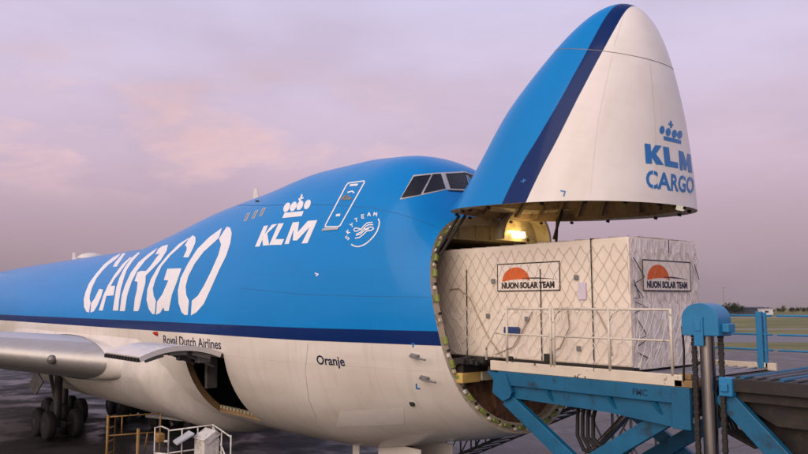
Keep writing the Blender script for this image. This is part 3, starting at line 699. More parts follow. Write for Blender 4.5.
# ================================================================== CARGO CRATE
crate = empty('cargo_crate', (-3.3, 0, 4.62))
tag(crate, 'large wrapped and netted cargo box halfway into the open nose of the plane', 'cargo crate')
cr = Matrix.Translation((3.3, 0, -4.62))
def cobj(name, bm, m, smooth=False, parent=None):
    bmesh.ops.transform(bm, matrix=cr, verts=bm.verts); return obj(name, bm, m, parent or crate, smooth)
CX0, CX1, CY, CZ0, CZ1 = -6.35, -.335, 1.215, 4.70, 7.115
M['card'] = mat('wrapped_board', (.80, .71, .60), .45, var=.10, vscale=1.6, bump=.5, bscale=3.5, coat=.25, dirt=(.70, .59, .47), dscale=1.2, dlo=.5, dhi=.8)
def film_mat():
    m, N, L, P = newmat('stretch_film')
    tc = N.new('ShaderNodeTexCoord'); mp = N.new('ShaderNodeMapping'); mp.inputs['Scale'].default_value = (1, 2.2, .8); L.new(tc.outputs['Object'], mp.inputs[0])
    v = N.new('ShaderNodeTexVoronoi'); v.feature = 'DISTANCE_TO_EDGE'; v.inputs['Scale'].default_value = 2.0; L.new(mp.outputs[0], v.inputs['Vector'])
    n = N.new('ShaderNodeTexNoise'); n.inputs['Scale'].default_value = 2.6; n.inputs['Detail'].default_value = 6; n.inputs['Distortion'].default_value = 1.6; L.new(mp.outputs[0], n.inputs['Vector'])
    a = N.new('ShaderNodeMath'); a.operation = 'MULTIPLY_ADD'; L.new(v.outputs['Distance'], a.inputs[0]); a.inputs[1].default_value = -1.2; L.new(n.outputs[0], a.inputs[2])
    bp = N.new('ShaderNodeBump'); bp.inputs['Strength'].default_value = .9; bp.inputs['Distance'].default_value = .06; L.new(a.outputs[0], bp.inputs['Height']); L.new(bp.outputs[0], P.inputs['Normal'])
    cr_ = N.new('ShaderNodeValToRGB'); cr_.color_ramp.elements[0].position = .3; cr_.color_ramp.elements[0].color = (.76, .69, .64, 1); cr_.color_ramp.elements[1].position = .65; cr_.color_ramp.elements[1].color = (.88, .81, .76, 1)
    L.new(n.outputs[0], cr_.inputs[0]); L.new(cr_.outputs[0], P.inputs['Base Color']); P.inputs['Roughness'].default_value = .3; P.inputs['Coat Weight'].default_value = .4
    return m
M['film'] = film_mat()
bm = B(); box(bm, (CX0, -CY, CZ0), (CX1, CY, CZ1), .035); cobj('box_body', bm, M['card'])
bm = B(); box(bm, (CX0-.02, -CY-.03, 4.635), (CX1+.03, CY+.03, 4.70)); cobj('pallet', bm, M['strap'])
# crumpled film over the front and its loose lower skirt
rn = random.Random(3)
def film(name, y0, y1, z0, z1, base, amp, ny, nz):
    bm = B(); rows_ = []
    ph = [(rn.uniform(2, 9), rn.uniform(1, 6), rn.uniform(0, 6)) for _ in range(7)]
    for i in range(nz+1):
        z = z0+(z1-z0)*i/nz; r_ = []
        for j in range(ny+1):
            y = y0+(y1-y0)*j/ny; e = min(1, 4*min(j/ny, 1-j/ny)+.15)
            h = sum(abs(math.sin(a*y+b*z*1.2+c)) for a, b, c in ph)/7
            r_.append((CX1+base+amp*h*e+rn.uniform(-.004, .004), y, z))
        rows_.append(r_)
    grid(bm, rows_); return cobj(name, bm, M['film'], smooth=True)
film('plastic_wrap', -CY+.01, CY-.01, 5.80, CZ1-.03, .006, .022, 46, 26)
film('plastic_wrap', -CY-.01, CY+.01, 4.66, 5.86, .012, .07, 50, 30)
# printed signs
def sign(side):
    if side == 'flank': u0, w, z0, h = -3.62, 1.70, 6.125, .60
    else: u0, w, z0, h = -.86, 1.75, 6.10, .60
    bg = B(); off = .012 if side == 'flank' else .045
    def P(a, b, k=0.0):
        return (u0+a*w, -CY-off-k, z0+b*h) if side == 'flank' else (CX1+off+k, u0+a*w, z0+b*h)
    bg.faces.new([bg.verts.new(P(*q)) for q in ((0, 0), (1, 0), (1, 1), (0, 1))])
    s = cobj('printed_sign', bg, M['sign_board'])
    bm = B()
    def q4(pts, k=.003): bm.faces.new([bm.verts.new(P(a, b, k)) for a, b in pts])
    t = .014; tv = .04
    q4([(0, 0), (1, 0), (1, tv), (0, tv)]); q4([(0, 1-tv), (1, 1-tv), (1, 1), (0, 1)]); q4([(0, tv), (t, tv), (t, 1-tv), (0, 1-tv)]); q4([(1-t, tv), (1, tv), (1, 1-tv), (1-t, 1-tv)])
    top = [(x, .39+.075*math.sin(PI*min(1, (x-.1)/.85))) for x in np.linspace(.42, .96, 14)]
    for (x0, y0), (x1, y1) in zip(top, top[1:]):
        w0 = .035*(1-abs((x0-.62)/.36)); w1 = .035*(1-abs((x1-.62)/.36)); q4([(x0, y0-w0), (x1, y1-w1), (x1, y1+w1*.4), (x0, y0+w0*.4)])
    for tr in text_tris('NUON SOLAR TEAM', .2, .011):
        q4([(.075+x*.455, .115+y*1.42) for x, y in tr], .004)
    cobj('sign_print', bm, M['decal_navy'] if side != 'flank' else M['strap'], parent=s)
    bm = B()
    n = 26; arc_ = [(.31+.225*math.cos(a), .36+.49*math.sin(a)) for a in np.linspace(PI, 0, n)]; low = [(.535-.45*k/10, .40-.05*(k/10)**1.5+.04*math.sin(PI*k/10)) for k in range(0, 11)]
    bm.faces.new([bm.verts.new(P(a, b, .0025)) for a, b in arc_+low]); cobj('sun_emblem', bm, M['orange'], parent=s)
sign('flank'); sign('front')
# cargo net: knotted diamonds on the flank, the front and the roof
def net(name, P, W, H, dx, dz, m, r=.008, jit=.02, seed=1, sel=lambda a, b: True):
    rr = random.Random(seed); bm = B(); nx = int(W/dx)+1; nz = int(H/dz)
    node = {}
    for j in range(nz+1):
        for i in range(-1, nx+1):
            a = i*dx+(dx/2 if j % 2 else 0)+rr.uniform(-jit, jit); b = j*dz+rr.uniform(-jit, jit)
            node[i, j] = (min(W, max(0, a)), min(H, max(0, b)))
    for j in range(nz):
        for i in range(-1, nx+1):
            for k in ((i, j+1), ((i+1) if j % 2 else (i-1), j+1)):
                if (i, j) in node and k in node:
                    a, b = node[i, j], node[k]
                    if abs(a[0]-b[0]) < .02 or not sel(*a): continue
                    m_ = ((a[0]+b[0])/2+.012*math.sin(3*a[1]+a[0]), (a[1]+b[1])/2-.018); tube(bm, [P(*a), P(max(0, min(W, m_[0])), max(0, m_[1])), P(*b)], r, 4, cap=False)
    return cobj(name, bm, m)
net('net', lambda a, b: (CX0+a, -CY-.018, CZ0+.02+b), CX1-CX0, CZ1-CZ0-.02, .26, .19, M['net'], r=.0032, jit=.03, seed=2, sel=lambda a, b: b > .9)
net('net', lambda a, b: (CX0+a, -CY-.03, CZ0+.02+b), CX1-CX0, CZ1-CZ0-.02, .25, .18, M['net_pale'], seed=5, r=.006, jit=.06, sel=lambda a, b: b < 1.0)
net('net', lambda a, b: (CX1+.045, -CY+a, CZ0+1.15+b), 2*CY, 1.25, .31, .21, M['net'], seed=9, r=.004, jit=.03)
net('net', lambda a, b: (CX0+a, -CY+b, CZ1+.012), CX1-CX0, 2*CY, .4, .3, M['net'], r=.005, seed=4)
net('net', lambda a, b: (CX1+.095, -CY+a, CZ0+b), 2*CY, 1.1, .27, .2, M['net_pale'], seed=12, r=.005, jit=.06)
# straps and ropes
bm = B()
for (xx, za, zb) in ((-4.55, 4.72, 6.63), (-2.42, 4.72, 6.58), (-1.16, 4.72, 7.12)): box(bm, (xx-.009, -CY-.03, za), (xx+.009, -CY-.02, zb)); cobj('strap', bm, M['strap']); bm = B()
box(bm, (-1.175, -CY-.03, 7.105), (-1.145, CY, 7.125)); cobj('strap', bm, M['strap'])
bm = B()
for pts in ([(-5.1, 6.2), (-4.8, 6.22), (-4.45, 6.0), (-4.2, 5.6), (-3.9, 5.15), (-3.5, 4.75)], [(-3.7, 4.78), (-3.2, 4.95), (-2.9, 5.3), (-2.65, 5.7)], [(-2.35, 4.8), (-1.95, 5.0), (-1.7, 5.4), (-1.75, 5.8)], [(-1.1, 5.8), (-.8, 5.3), (-.75, 4.9)]):
    bm = B(); tube(bm, [(x, -CY-.035-.01*math.sin(z*5), z) for x, z in pts], .012, 6); cobj('rope', bm, M['net'])
bm = B()
for pts in ([(-1.19, 6.72), (-.84, 6.36), (-1.15, 6.25)], [(-1.2, 6.22), (-.9, 5.98), (-1.19, 5.97)], [(-1.2, 6.3), (-1.02, 5.98)], [(-1.18, 5.9), (-.8, 5.8), (-1.2, 5.7)], [(-1.15, 5.6), (-.82, 5.28), (-1.17, 5.2)], [(-1.12, 5.1), (-.78, 5.22)], [(-1.15, 4.98), (-.8, 4.86)], [(1.0, 6.65), (1.16, 6.35)], [(.05, 7.1), (.04, 6.85)]):
    bm = B(); tube(bm, [(CX1+.075, y, z) for y, z in pts], .009, 6); cobj('lashing_cord', bm, M['navy_cord'])
bm = B()
for (x, z) in ((-3.73, 6.36), (-1.52, 6.38), (-1.5, 5.0), (-3.9, 5.6), (-2.8, 5.55)): box(bm, (x-.05, -CY-.045, z-.05), (x+.05, -CY-.02, z+.05), .01); cobj('net_buckle', bm, M['grey']); bm = B()
bm.free()
bm = B(); box(bm, (-1.48, -CY-.03, 5.95), (-1.3, -CY-.015, 6.28)); cobj('document_pouch', bm, M['paper'])
bm = B(); box(bm, (-3.42, -CY-.07, 5.22), (-2.98, -CY-.02, 5.38), .03); cobj('blue_pouch', bm, M['blue_bag'])
bm = B(); box(bm, (-2.35, -CY-.05, 4.70), (-2.1, -CY-.02, 4.86)); cobj('net_fitting', bm, M['strap']); bm = B(); box(bm, (-3.35, -CY-.05, 4.70), (-3.2, -CY-.02, 4.76)); cobj('net_fitting', bm, M['strap'])

# ================================================================== MAIN DECK LOADER
ld = empty('cargo_loader', (0, 0, 0))
tag(ld, 'blue scissor lift cargo loader with cream railings docked at the open nose', 'cargo loader')
YN, YF = -1.75, 1.75
bm = B(); box(bm, (-3.5, YN+.06, 4.44), (1.05, YF-.06, 4.56)); deck = obj('bridge_deck', bm, M['loader_dark'], ld)
for i in range(22):
    bm = B(); x = -3.3+i*.195; tube(bm, [(x, YN+.12, 4.585), (x, YF-.12, 4.585)], .035, 8); obj('roller', bm, M['steel'], deck)
bm = B(); rr = random.Random(5)
for i in range(34):
    x = -3.4+i*.125+rr.uniform(-.03, .03); h = rr.uniform(.03, .09); box(bm, (x, YN+.09, 4.56), (x+rr.uniform(.05, .11), YN+.22, 4.60+h))
obj('deck_stops', bm, M['strap'], deck)
for y in (YN, YF):
    sgn = -1 if y < 0 else 1
    bm = B(); box(bm, (-3.35, y-.03, 4.50), (.95, y+.04, 4.70), .012); obj('edge_beam', bm, M['chipped'], ld)
    bm = B(); box(bm, (-3.15, y-.02, 4.22), (1.0, y+.04, 4.497), .012); sb_ = obj('side_beam', bm, M['loader_blue'], ld)
    bm = B(); yi = y-sgn*.08
    prism(bm, [(-2.95, yi-.02, 4.217), (1.0, yi-.02, 4.217), (1.0, yi-.02, 3.80), (-.6, yi-.02, 3.93), (-2.75, yi-.02, 3.97)], (0, .05, 0)); obj('web_plate', bm, M['loader_blue'], ld)
    for x in (-1.95, -.55, .35):
        bm = B(); prism(bm, [(x, y-.015, 4.21), (x+.08, y-.015, 4.21), (x+.2, y-sgn*.07, 3.97), (x+.14, y-sgn*.07, 3.97)], (0, sgn*-.05, 0)); obj('gusset', bm, M['loader_blue'], sb_)
    bm = B(); box(bm, (.75, y-.05, 3.82), (1.08, y+.05, 4.497), .01); obj('end_plate', bm, M['loader_blue'], ld)
    bm = B(); prism(bm, [(-3.42, y-.05, 4.48), (-2.9, y-.05, 4.45), (-2.75, y-.05, 4.1), (-2.82, y-.05, 3.98), (-3.0, y-.05, 3.9), (-3.28, y-.05, 4.05), (-3.25, y-.05, 4.3)], (0, .12, 0)); obj('hinge_knuckle', bm, M['loader_blue'], ld)
def railing(y, name='railing'):
    rail = B()
    def tb(pts, r=.022): tube(rail, pts, r, 8)
    for x0, x1, posts in ((-2.88, -1.76, (-2.88, -1.76)), (-1.68, .78, (-1.68, -.44, .78))):
        tb([(x0, y, 5.77), (x1, y, 5.77)]); tb([(x0, y, 5.25), (x1, y, 5.25)], .018)
        for x in posts: tb([(x, y, 4.68), (x, y, 5.785)], .026)
    tb([(-3.46, y, 4.70), (-3.46, y, 4.98), (-2.88, y, 5.75)]); tb([(-3.2, y, 5.27), (-2.88, y, 5.25)], .018)
    for x in (-1.68, -.44): tb([(x, y, 5.55), (x+.07, y, 5.68), (x+.2, y, 5.76)], .018)
    obj(name, rail, M['rail'], ld, smooth=True)
railing(YN-.02)
bm = B()
for x0, x1 in ((-1.0, .9), (1.0, 2.9)):
    for z in (5.62, 5.25, 4.95): tube(bm, [(x0, YF, z), (x1, YF, z)], .02, 8)
for x in (-1.0, .66, 1.9, 2.9): box(bm, (x-.06, YF-.05, 4.6), (x+.06, YF+.05, 5.7), .01); box(bm, (x+.09, YF-.03, 4.6), (x+.13, YF+.03, 5.68), .005)
obj('railing', bm, M['loader_cap'], ld)
# rusty corner by the last post
bm = B(); box(bm, (.8, YN-.03, 4.5), (1.12, YN+.3, 4.62), .01); box(bm, (.85, YN+.02, 4.62), (1.08, YN+.2, 4.72), .02); obj('corner_stop', bm, M['primer'], ld)
# scissors
def leg(a, b, y, w=.13, h=.30, name='scissor_leg', m=None):
    bm = B(); beam(bm, (a[0], y, a[1]), (b[0], y, b[1]), w, h, .012); return obj(name, bm, m or M['loader_blue'], ld)
for y in (YN+.1, YF-.1):
    i = .0 if y < 0 else .0
    leg((-3.0, 3.95), (1.95, .82), y); leg((.75, 4.1), (-4.45, .82), y+(.16 if y < 0 else -.16))
    leg((1.55, 4.45), (5.25, .82), y); leg((6.2, 4.35), (2.3, .82), y+(.16 if y < 0 else -.16))
    bm = B(); tube(bm, [(-1.25, y-.12, 2.87), (-1.25, y+.3 if y < 0 else y+.12, 2.87)], .12, 14); obj('pivot_pin', bm, M['loader_dark'], ld)
bm = B()
for x in (-2.9, .5): tube(bm, [(x, YN+.1, 3.95), (x, YF-.1, 3.95)], .1, 10)
box(bm, (-2.6, -1.2, 4.05), (.8, -1.05, 4.4)); box(bm, (-2.6, 1.05, 4.05), (.8, 1.2, 4.4)); box(bm, (-1.6, -1.5, 4.1), (-1.45, 1.5, 4.4)); box(bm, (.2, -1.5, 3.95), (.4, 1.5, 4.4))
obj('cross_member', bm, M['loader_dark'], ld)
# hoses hanging under the bridge
for k in range(4):
    bm = B(); x = -1.62+k*.12; tube(bm, [(x, -1.1+k*.05, 4.15), (x+.02, -1.2, 3.7), (x+.08, -1.3, 3.35), (x+.25+k*.05, -1.35, 3.12), (x+.6+k*.05, -1.3, 3.02+.03*k)], .038, 10); obj('hose', bm, M['rubber'], ld, smooth=True)
for y in (-.75, .75):
    bm = B(); tube(bm, [(-3.6, y, 1.0), (-2.2, y, 2.4)], .13, 16); cylb = obj('lift_cylinder', bm, M['loader_blue'], ld)
    bm = B(); tube(bm, [(-2.2, y, 2.4), (-.6, y, 3.95)], .075, 14); obj('piston_rod', bm, M['steel'], cylb)
bm = B(); box(bm, (1.95, -1.2, 3.55), (3.3, -.4, 4.3), .03); obj('pump_housing', bm, M['loader_dark'], ld)
bm = B(); box(bm, (3.5, -1.3, 3.3), (4.6, -.5, 4.3), .03); obj('engine_cover', bm, M['loader_blue'], ld)
for k in range(4):
    bm = B(); y = -1.25+.12*k; tube(bm, [(1.2, y, 4.3), (1.45, y-.1, 3.8), (1.9, y-.1, 3.62), (2.3+.1*k, y, 3.75)], .028, 8); obj('hose', bm, M['rubber'], ld, smooth=True)
for (a, b) in (((1.75, -1.4, 4.2), (3.2, 1.4, 2.4)), ((1.75, 1.4, 4.2), (3.2, -1.4, 2.4))):
    bm = B(); beam(bm, a, b, .07, .1); obj('cross_brace', bm, M['loader_dark'], ld)
bm = B(); tube(bm, [(.95, YN+.02, 4.5), (1.0, YN-.06, 4.72), (1.02, YN-.06, 5.1), (.98, YN-.02, 5.5)], .018, 6); obj('cable', bm, M['rubber'], ld, smooth=True)
# lift column with rounded cap
for y in (YN,):
    bm = B(); lathe(bm, (1.39, y, .7), (0, 0, 1), [(0, .115), (4.75, .115)], 28); colm = obj('lift_column', bm, M['steel'], ld, smooth=False)
    bm = B(); pts = [(1.08, 5.36), (1.70, 5.36), (1.70, 5.62)]+[(1.39+.31*math.cos(a), 5.62+.26*math.sin(a)) for a in np.linspace(.15, PI-.15, 14)]+[(1.08, 5.62)]
    prism(bm, [(x, y-.22, z) for x, z in pts], (0, .44, 0)); bmesh.ops.recalc_face_normals(bm, faces=bm.faces); bmesh.ops.bevel(bm, geom=list(bm.edges), offset=.012, segments=1, affect='EDGES')
    cap = obj('column_cap', bm, M['loader_cap'], ld)
    bm = B(); prism(bm, [(x*1.03-.0417, y-.05, z+.012) for x, z in pts[2:]]+[(1.06, y-.05, 5.5), (1.72, y-.05, 5.5)][::-1], (0, .05, 0)) if False else box(bm, (1.30, y-.25, 5.2), (1.46, y-.215, 5.66), .01)
    box(bm, (1.33, y-.262, 5.44), (1.43, y-.25, 5.60), .004); obj('cap_bracket', bm, M['loader_cap'], cap); bm = B(); box(bm, (1.70, y-.12, 5.42), (1.82, y+.1, 5.56), .015); obj('cap_bracket', bm, M['loader_cap'], cap)
    for x in (1.17, 1.62):
        bm = B(); n = 66
        for k in range(n):
            z = .9+k*.068; box(bm, (x-(.042 if k % 2 else .034), y-.025, z), (x+(.042 if k % 2 else .034), y+.025, z+.064))
        obj('lift_chain', bm, M['strap'], ld)
# main platform
bm = B(); box(bm, (1.78, YN, 4.50), (6.6, YF, 4.70), .01); box(bm, (1.5, YN+.12, 4.35), (6.6, YF-.12, 4.50)); plat = obj('main_platform', bm, M['loader_dark'], ld)
for i in range(23):
    bm = B(); x = 1.9+i*.2; tube(bm, [(x, YN+.08, 4.715), (x, YF-.08, 4.715)], .035, 10); obj('roller', bm, M['dull_steel'] if i % 3 else M['loader_blue'], plat)
bm = B(); box(bm, (1.58, YN-.06, 4.42), (1.80, YN+.1, 4.72), .02); box(bm, (1.62, YN-.1, 4.5), (1.74, YN-.06, 4.62), .01); obj('platform_bracket', bm, M['loader_cap'], ld)
bm = B(); prism(bm, [(1.62, YN+.3, 4.35), (6.0, YN+.3, 4.35), (6.0, YN+.3, 4.0), (2.3, YN+.3, 4.0)], (0, .06, 0)); obj('platform_web', bm, M['loader_dark'], ld); bm = B(); prism(bm, [(1.62, YF-.3, 4.35), (6.0, YF-.3, 4.35), (6.0, YF-.3, 4.0), (2.3, YF-.3, 4.0)], (0, .06, 0)); obj('platform_web', bm, M['loader_dark'], ld)
# chassis and wheels
bm = B(); box(bm, (-4.9, -1.5, .55), (6.9, 1.5, .85), .02); box(bm, (-4.9, -1.6, .85), (6.9, -1.3, .95)); box(bm, (-4.9, 1.3, .85), (6.9, 1.6, .95)); ch = obj('chassis', bm, M['loader_blue'], ld)
for x in (-3.6, 3.2, 5.2):
    for y in (-1.62, 1.62):
        bm = B(); lathe(bm, (x, y-.16, .45), (0, 1, 0), [(0, .25), (.02, .4), (.06, .45), (.26, .45), (.30, .4), (.32, .25)], 24); obj('wheel', bm, M['rubber'], ld)
for tr_ in [0]:
    bm = B()
    for t in text_tris('FMC', .15, .004): bm.faces.new([bm.verts.new((.0+x, YN-.024, 4.30+y)) for x, y in t])
    obj('maker_lettering', bm, M['decal_teal'], ld)

# ================================================================== LOWER DECK LOADER (railed platform)
lp = empty('railed_platform', (-10.6, -5.6, 0))
tag(lp, 'low loading platform with white and yellow guard rails beside the plane belly', 'service platform')
LI = Matrix.Translation((10.6, 5.6, 0))
def lobj(name, bm, m, smooth=False, parent=None):
    bmesh.ops.transform(bm, matrix=LI, verts=bm.verts); return obj(name, bm, m, parent or lp, smooth)
A_, B_, C_ = (-9.9, -5.86), (-9.81, -4.77), (-8.26, -5.1)
bm = B()
def rp(bm, pts, r=.018): tube(bm, pts, r, 8)
rp(bm, [(*A_, 2.9), (*B_, 2.93), (*C_, 2.88)]); rp(bm, [(*A_, 2.38), (*B_, 2.4), (*C_, 2.36)])
for p in (A_, B_, C_, ((B_[0]+C_[0])/2, (B_[1]+C_[1])/2)): rp(bm, [(*p, 1.7), (*p, 2.92)])
rp(bm, [(*B_, 2.9), (*C_, 2.2)])
for y_ in (-5.55, -5.15): rp(bm, [(-9.85, y_, 1.7), (-9.85, y_, 2.9)])
lobj('white_railing', bm, M['white_rail'], True)
bm = B()
for dx in (0, ): 
    rp(bm, [(-10.25, -6.05, 1.2), (-10.25, -6.05, 2.95), (-10.1, -5.95, 2.98), (-9.9, -5.86, 2.93)]); rp(bm, [(-9.9, -5.86, 1.2), (-9.9, -5.86, 2.9)])
    for z in (1.45, 1.75, 2.05, 2.35, 2.65): rp(bm, [(-10.25, -6.05, z), (-9.9, -5.86, z)], .03)
lobj('ladder', bm, M['white_rail'], True)
bm = B(); box(bm, (-9.62, -5.35, 1.7), (-9.1, -4.95, 2.72), .03)
prism(bm, [(-9.65, -5.38, 2.72), (-9.07, -5.38, 2.72), (-9.07, -5.05, 2.92), (-9.65, -5.05, 2.92)], (0, .12, -.1)); cab = lobj('control_cabinet', bm, M['white_rail'])
bm = B(); prism(bm, [(-9.9, -5.75, 2.62), (-9.55, -5.8, 2.6), (-9.5, -5.4, 2.80), (-9.85, -5.38, 2.82)], (0, 0, .04)); lobj('control_panel', bm, M['frame_grey'])
bm = B(); box(bm, (-10.2, -6.08, 2.62), (-9.98, -5.9, 2.84), .04); lobj('amber_lamp', bm, M['yellow'])
bm = B(); E_, F_ = (-13.0, -6.2), (-12.75, -4.87)
rp(bm, [(*E_, 2.9), (*F_, 2.9)]); rp(bm, [(*E_, 2.42), (*F_, 2.4)]); rp(bm, [(*E_, 1.3), (*E_, 2.95)], .035); rp(bm, [(*F_, 1.3), (*F_, 2.9)]); rp(bm, [(-12.94, -5.85, 2.42), (-12.94, -5.85, 2.9)]); rp(bm, [(-12.96, -5.2, 1.9), (-12.8, -5.2, 2.41)], .02)
rp(bm, [(-13.3, -5.9, 1.3), (-13.3, -5.9, 2.9), (-13.0, -6.2, 2.9)]); 
for z in (1.6, 1.95, 2.25, 2.6): rp(bm, [(-13.3, -5.9, z), (-13.0, -6.2, z)], .022)
lobj('yellow_railing', bm, M['yellow'], True)
bm = B(); rp(bm, [(-10.9, -6.2, 1.3), (-10.9, -6.2, 2.86)], .04); lobj('yellow_post', bm, M['yellow'], True)
bm = B(); box(bm, (-13.4, -6.3, 1.15), (-8.2, -4.7, 1.3), .02); box(bm, (-13.3, -6.2, .5), (-8.3, -4.8, .8), .02)
for x in (-13.0, -10.7, -8.6):
    for y in (-6.1, -4.9): box(bm, (x-.08, y-.08, .8), (x+.08, y+.08, 1.15))
lobj('platform_base', bm, M['loader_dark'])
for x in (-12.4, -9.1):
    for y in (-6.05, -4.95):
        bm = B(); lathe(bm, (x, y-.13, .36), (0, 1, 0), [(0, .2), (.03, .34), (.07, .36), (.2, .36), (.24, .34), (.26, .2)], 20); lobj('wheel', bm, M['rubber'])

# ================================================================== things on the far side of the nose
st = empty('mobile_stairs', (-8.4, 5.2, 0)); tag(st, 'dark steel mobile stairs of open lattice standing beyond the nose', 'stairs')
def sobj(name, bm, m, smooth=False):
    bmesh.ops.transform(bm, matrix=Matrix.Translation((8.4, -5.2, 0)), verts=bm.verts); return obj(name, bm, m, st, smooth)
for y in (4.6, 5.8):
    bm = B(); beam(bm, (-11.6, y, .5), (-5.6, y, 3.1), .05, .09); beam(bm, (-11.6, y, 1.35), (-5.6, y, 3.95), .05, .05)
    for k in range(9):
        x = -11.4+k*.7; z = .55+k*.303; beam(bm, (x, y, z), (x, y, z+.86), .04, .04, up=(1, 0, 0))
        beam(bm, (x, y, z+.05), (x+.7, y, z+1.1), .03, .03)
    sobj('stair_side', bm, M['stair'])
for k in range(14):
    bm = B(); x = -11.3+k*.42; z = .62+k*.182; box(bm, (x-.13, 4.62, z), (x+.13, 5.78, z+.035)); sobj('tread', bm, M['stair'])
bm = B(); box(bm, (-5.7, 4.5, 3.0), (-4.1, 5.9, 3.1))
for x, y in ((-5.6, 4.6), (-4.2, 4.6), (-5.6, 5.8), (-4.2, 5.8)): beam(bm, (x, y, .5), (x, y, 4.1), .06, .06, up=(1, 0, 0))
for y in (4.6, 5.8):
    beam(bm, (-5.6, y, .6), (-4.2, y, 2.9), .04, .04); beam(bm, (-4.2, y, .6), (-5.6, y, 2.9), .04, .04); beam(bm, (-5.6, y, 4.1), (-4.2, y, 4.1), .05, .05)
sobj('landing', bm, M['grey'])
bm = B(); box(bm, (-11.7, 4.5, .4), (-4.1, 5.9, .52)); sobj('base_frame', bm, M['stair'])
for x in (-10.8, -4.7):
    for y in (4.5, 5.9):
        bm = B(); lathe(bm, (x, y-.09, .26), (0, 1, 0), [(0, .14), (.03, .26), (.15, .26), (.18, .14)], 16); sobj('wheel', bm, M['rubber'])
# baggage dollies behind the gear
def dolly(x, y, rz, label):
    d = empty('baggage_dolly', (x, y, 0), rz); tag(d, label, 'dolly', 'flat dollies parked beyond the belly')
    bm = B(); box(bm, (-1.6, -.8, .48), (1.6, .8, .6), .02); obj('bed', bm, M['frame_grey'], d)
    bm = B(); tube(bm, [(1.6, 0, .5), (2.7, 0, .35)], .04, 8); obj('tow_bar', bm, M['yellow'], d)
    for a in (-1.1, 1.1):
        for b in (-.7, .7):
            bm = B(); lathe(bm, (a, b-.08, .24), (0, 1, 0), [(0, .12), (.03, .24), (.13, .24), (.16, .12)], 16); obj('wheel', bm, M['rubber'], d)
dolly(-27.0, 2.2, .35, 'grey flat baggage dolly standing nearer the plane, behind the yellow rail')
dolly(-33.5, 6.5, .25, 'grey flat baggage dolly farther off beneath the wing root')

# ================================================================== GROUND AND HORIZON
def sheet(name, d_a, d_b, l_a, l_b, z, m, kind='structure'):
    bm = B(); o_ = Vector((CAM.x, CAM.y, 0)); q = [o_+d0*a+r0*b+Vector((0, 0, z)) for a, b in ((d_a, l_a), (d_a, l_b), (d_b, l_b), (d_b, l_a))]
    bm.faces.new([bm.verts.new(p) for p in q]); bmesh.ops.recalc_face_normals(bm, faces=bm.faces)
    for f in bm.faces:
        if f.normal.z < 0: f.normal_flip()
    o = obj(name, bm, m); o['kind'] = kind; return o
M['grass'] = mat('airfield_grass', (.13, .135, .035), .9, var=.3, vscale=.06, dirt=(.20, .175, .06), dscale=.05, dlo=.45, dhi=.62, vec=(1, 1, 1))
def apron_mat(nm, ca, cb, rlo, rhi):
    m, N, L, P = newmat(nm)
    tc = N.new('ShaderNodeTexCoord')
    n1 = N.new('ShaderNodeTexNoise'); n1.inputs['Scale'].default_value = .35; n1.inputs['Detail'].default_value = 8; n1.inputs['Roughness'].default_value = .6; L.new(tc.outputs['Object'], n1.inputs['Vector'])
    n2 = N.new('ShaderNodeTexNoise'); n2.inputs['Scale'].default_value = 4; n2.inputs['Detail'].default_value = 8; L.new(tc.outputs['Object'], n2.inputs['Vector'])
    r = N.new('ShaderNodeValToRGB'); r.color_ramp.elements[0].position = .42; r.color_ramp.elements[0].color = (*ca, 1); r.color_ramp.elements[1].position = .62; r.color_ramp.elements[1].color = (*cb, 1)
    L.new(n1.outputs[0], r.inputs[0])
    mx = N.new('ShaderNodeMix'); mx.data_type = 'RGBA'; mx.blend_type = 'MULTIPLY'; mx.inputs['Factor'].default_value = .5; L.new(r.outputs[0], mx.inputs['A']); L.new(n2.outputs[0], mx.inputs['B'])
    br = N.new('ShaderNodeTexBrick'); br.offset = 0; br.inputs['Scale'].default_value = 1; br.inputs['Brick Width'].default_value = 7.5; br.inputs['Row Height'].default_value = 7.5; br.inputs['Mortar Size'].default_value = .04
    br.inputs['Color1'].default_value = (1, 1, 1, 1); br.inputs['Color2'].default_value = (.9, .9, .9, 1); br.inputs['Mortar'].default_value = (.35, .35, .35, 1); L.new(tc.outputs['Object'], br.inputs['Vector'])
    m2 = N.new('ShaderNodeMix'); m2.data_type = 'RGBA'; m2.blend_type = 'MULTIPLY'; m2.inputs['Factor'].default_value = 1; L.new(mx.outputs['Result'], m2.inputs['A']); L.new(br.outputs[0], m2.inputs['B']); L.new(m2.outputs['Result'], P.inputs['Base Color'])
    rr_ = N.new('ShaderNodeMapRange'); rr_.inputs[1].default_value = .42; rr_.inputs[2].default_value = .6; rr_.inputs[3].default_value = rlo; rr_.inputs[4].default_value = rhi; L.new(n1.outputs[0], rr_.inputs[0]); L.new(rr_.outputs[0], P.inputs['Roughness'])
    bp = N.new('ShaderNodeBump'); bp.inputs['Strength'].default_value = .15; bp.inputs['Distance'].default_value = .01; L.new(n2.outputs[0], bp.inputs['Height']); L.new(bp.outputs[0], P.inputs['Normal'])
    return m
M['apron'] = apron_mat('concrete_apron', (.12, .105, .10), (.19, .17, .165), .45, .8); M['stand'] = apron_mat('shaded_wet_asphalt', (.010, .009, .009), (.020, .019, .018), .34, .85)  # wet asphalt colour also darkened to carry the shade under wing and belly
M['taxi'] = mat('taxiway_asphalt', (.16, .155, .17), .7, var=.1, vscale=.05); M['road'] = mat('service_road', (.24, .22, .2), .8, var=.1, vscale=.05)
bm = B(); rows_ = []
for dd, zz in ((-1500, 0), (0, 0), (300, 0), (420, -.75), (700, -3.6), (4000, -38)): rows_.append([Vector((CAM.x, CAM.y, zz))+d0*dd+r0*ll for ll in (-4000, -800, 0, 800, 4000)])
grid(bm, rows_); bmesh.ops.recalc_face_normals(bm, faces=bm.faces); obj('ground', bm, M['grass'])['kind'] = 'structure'
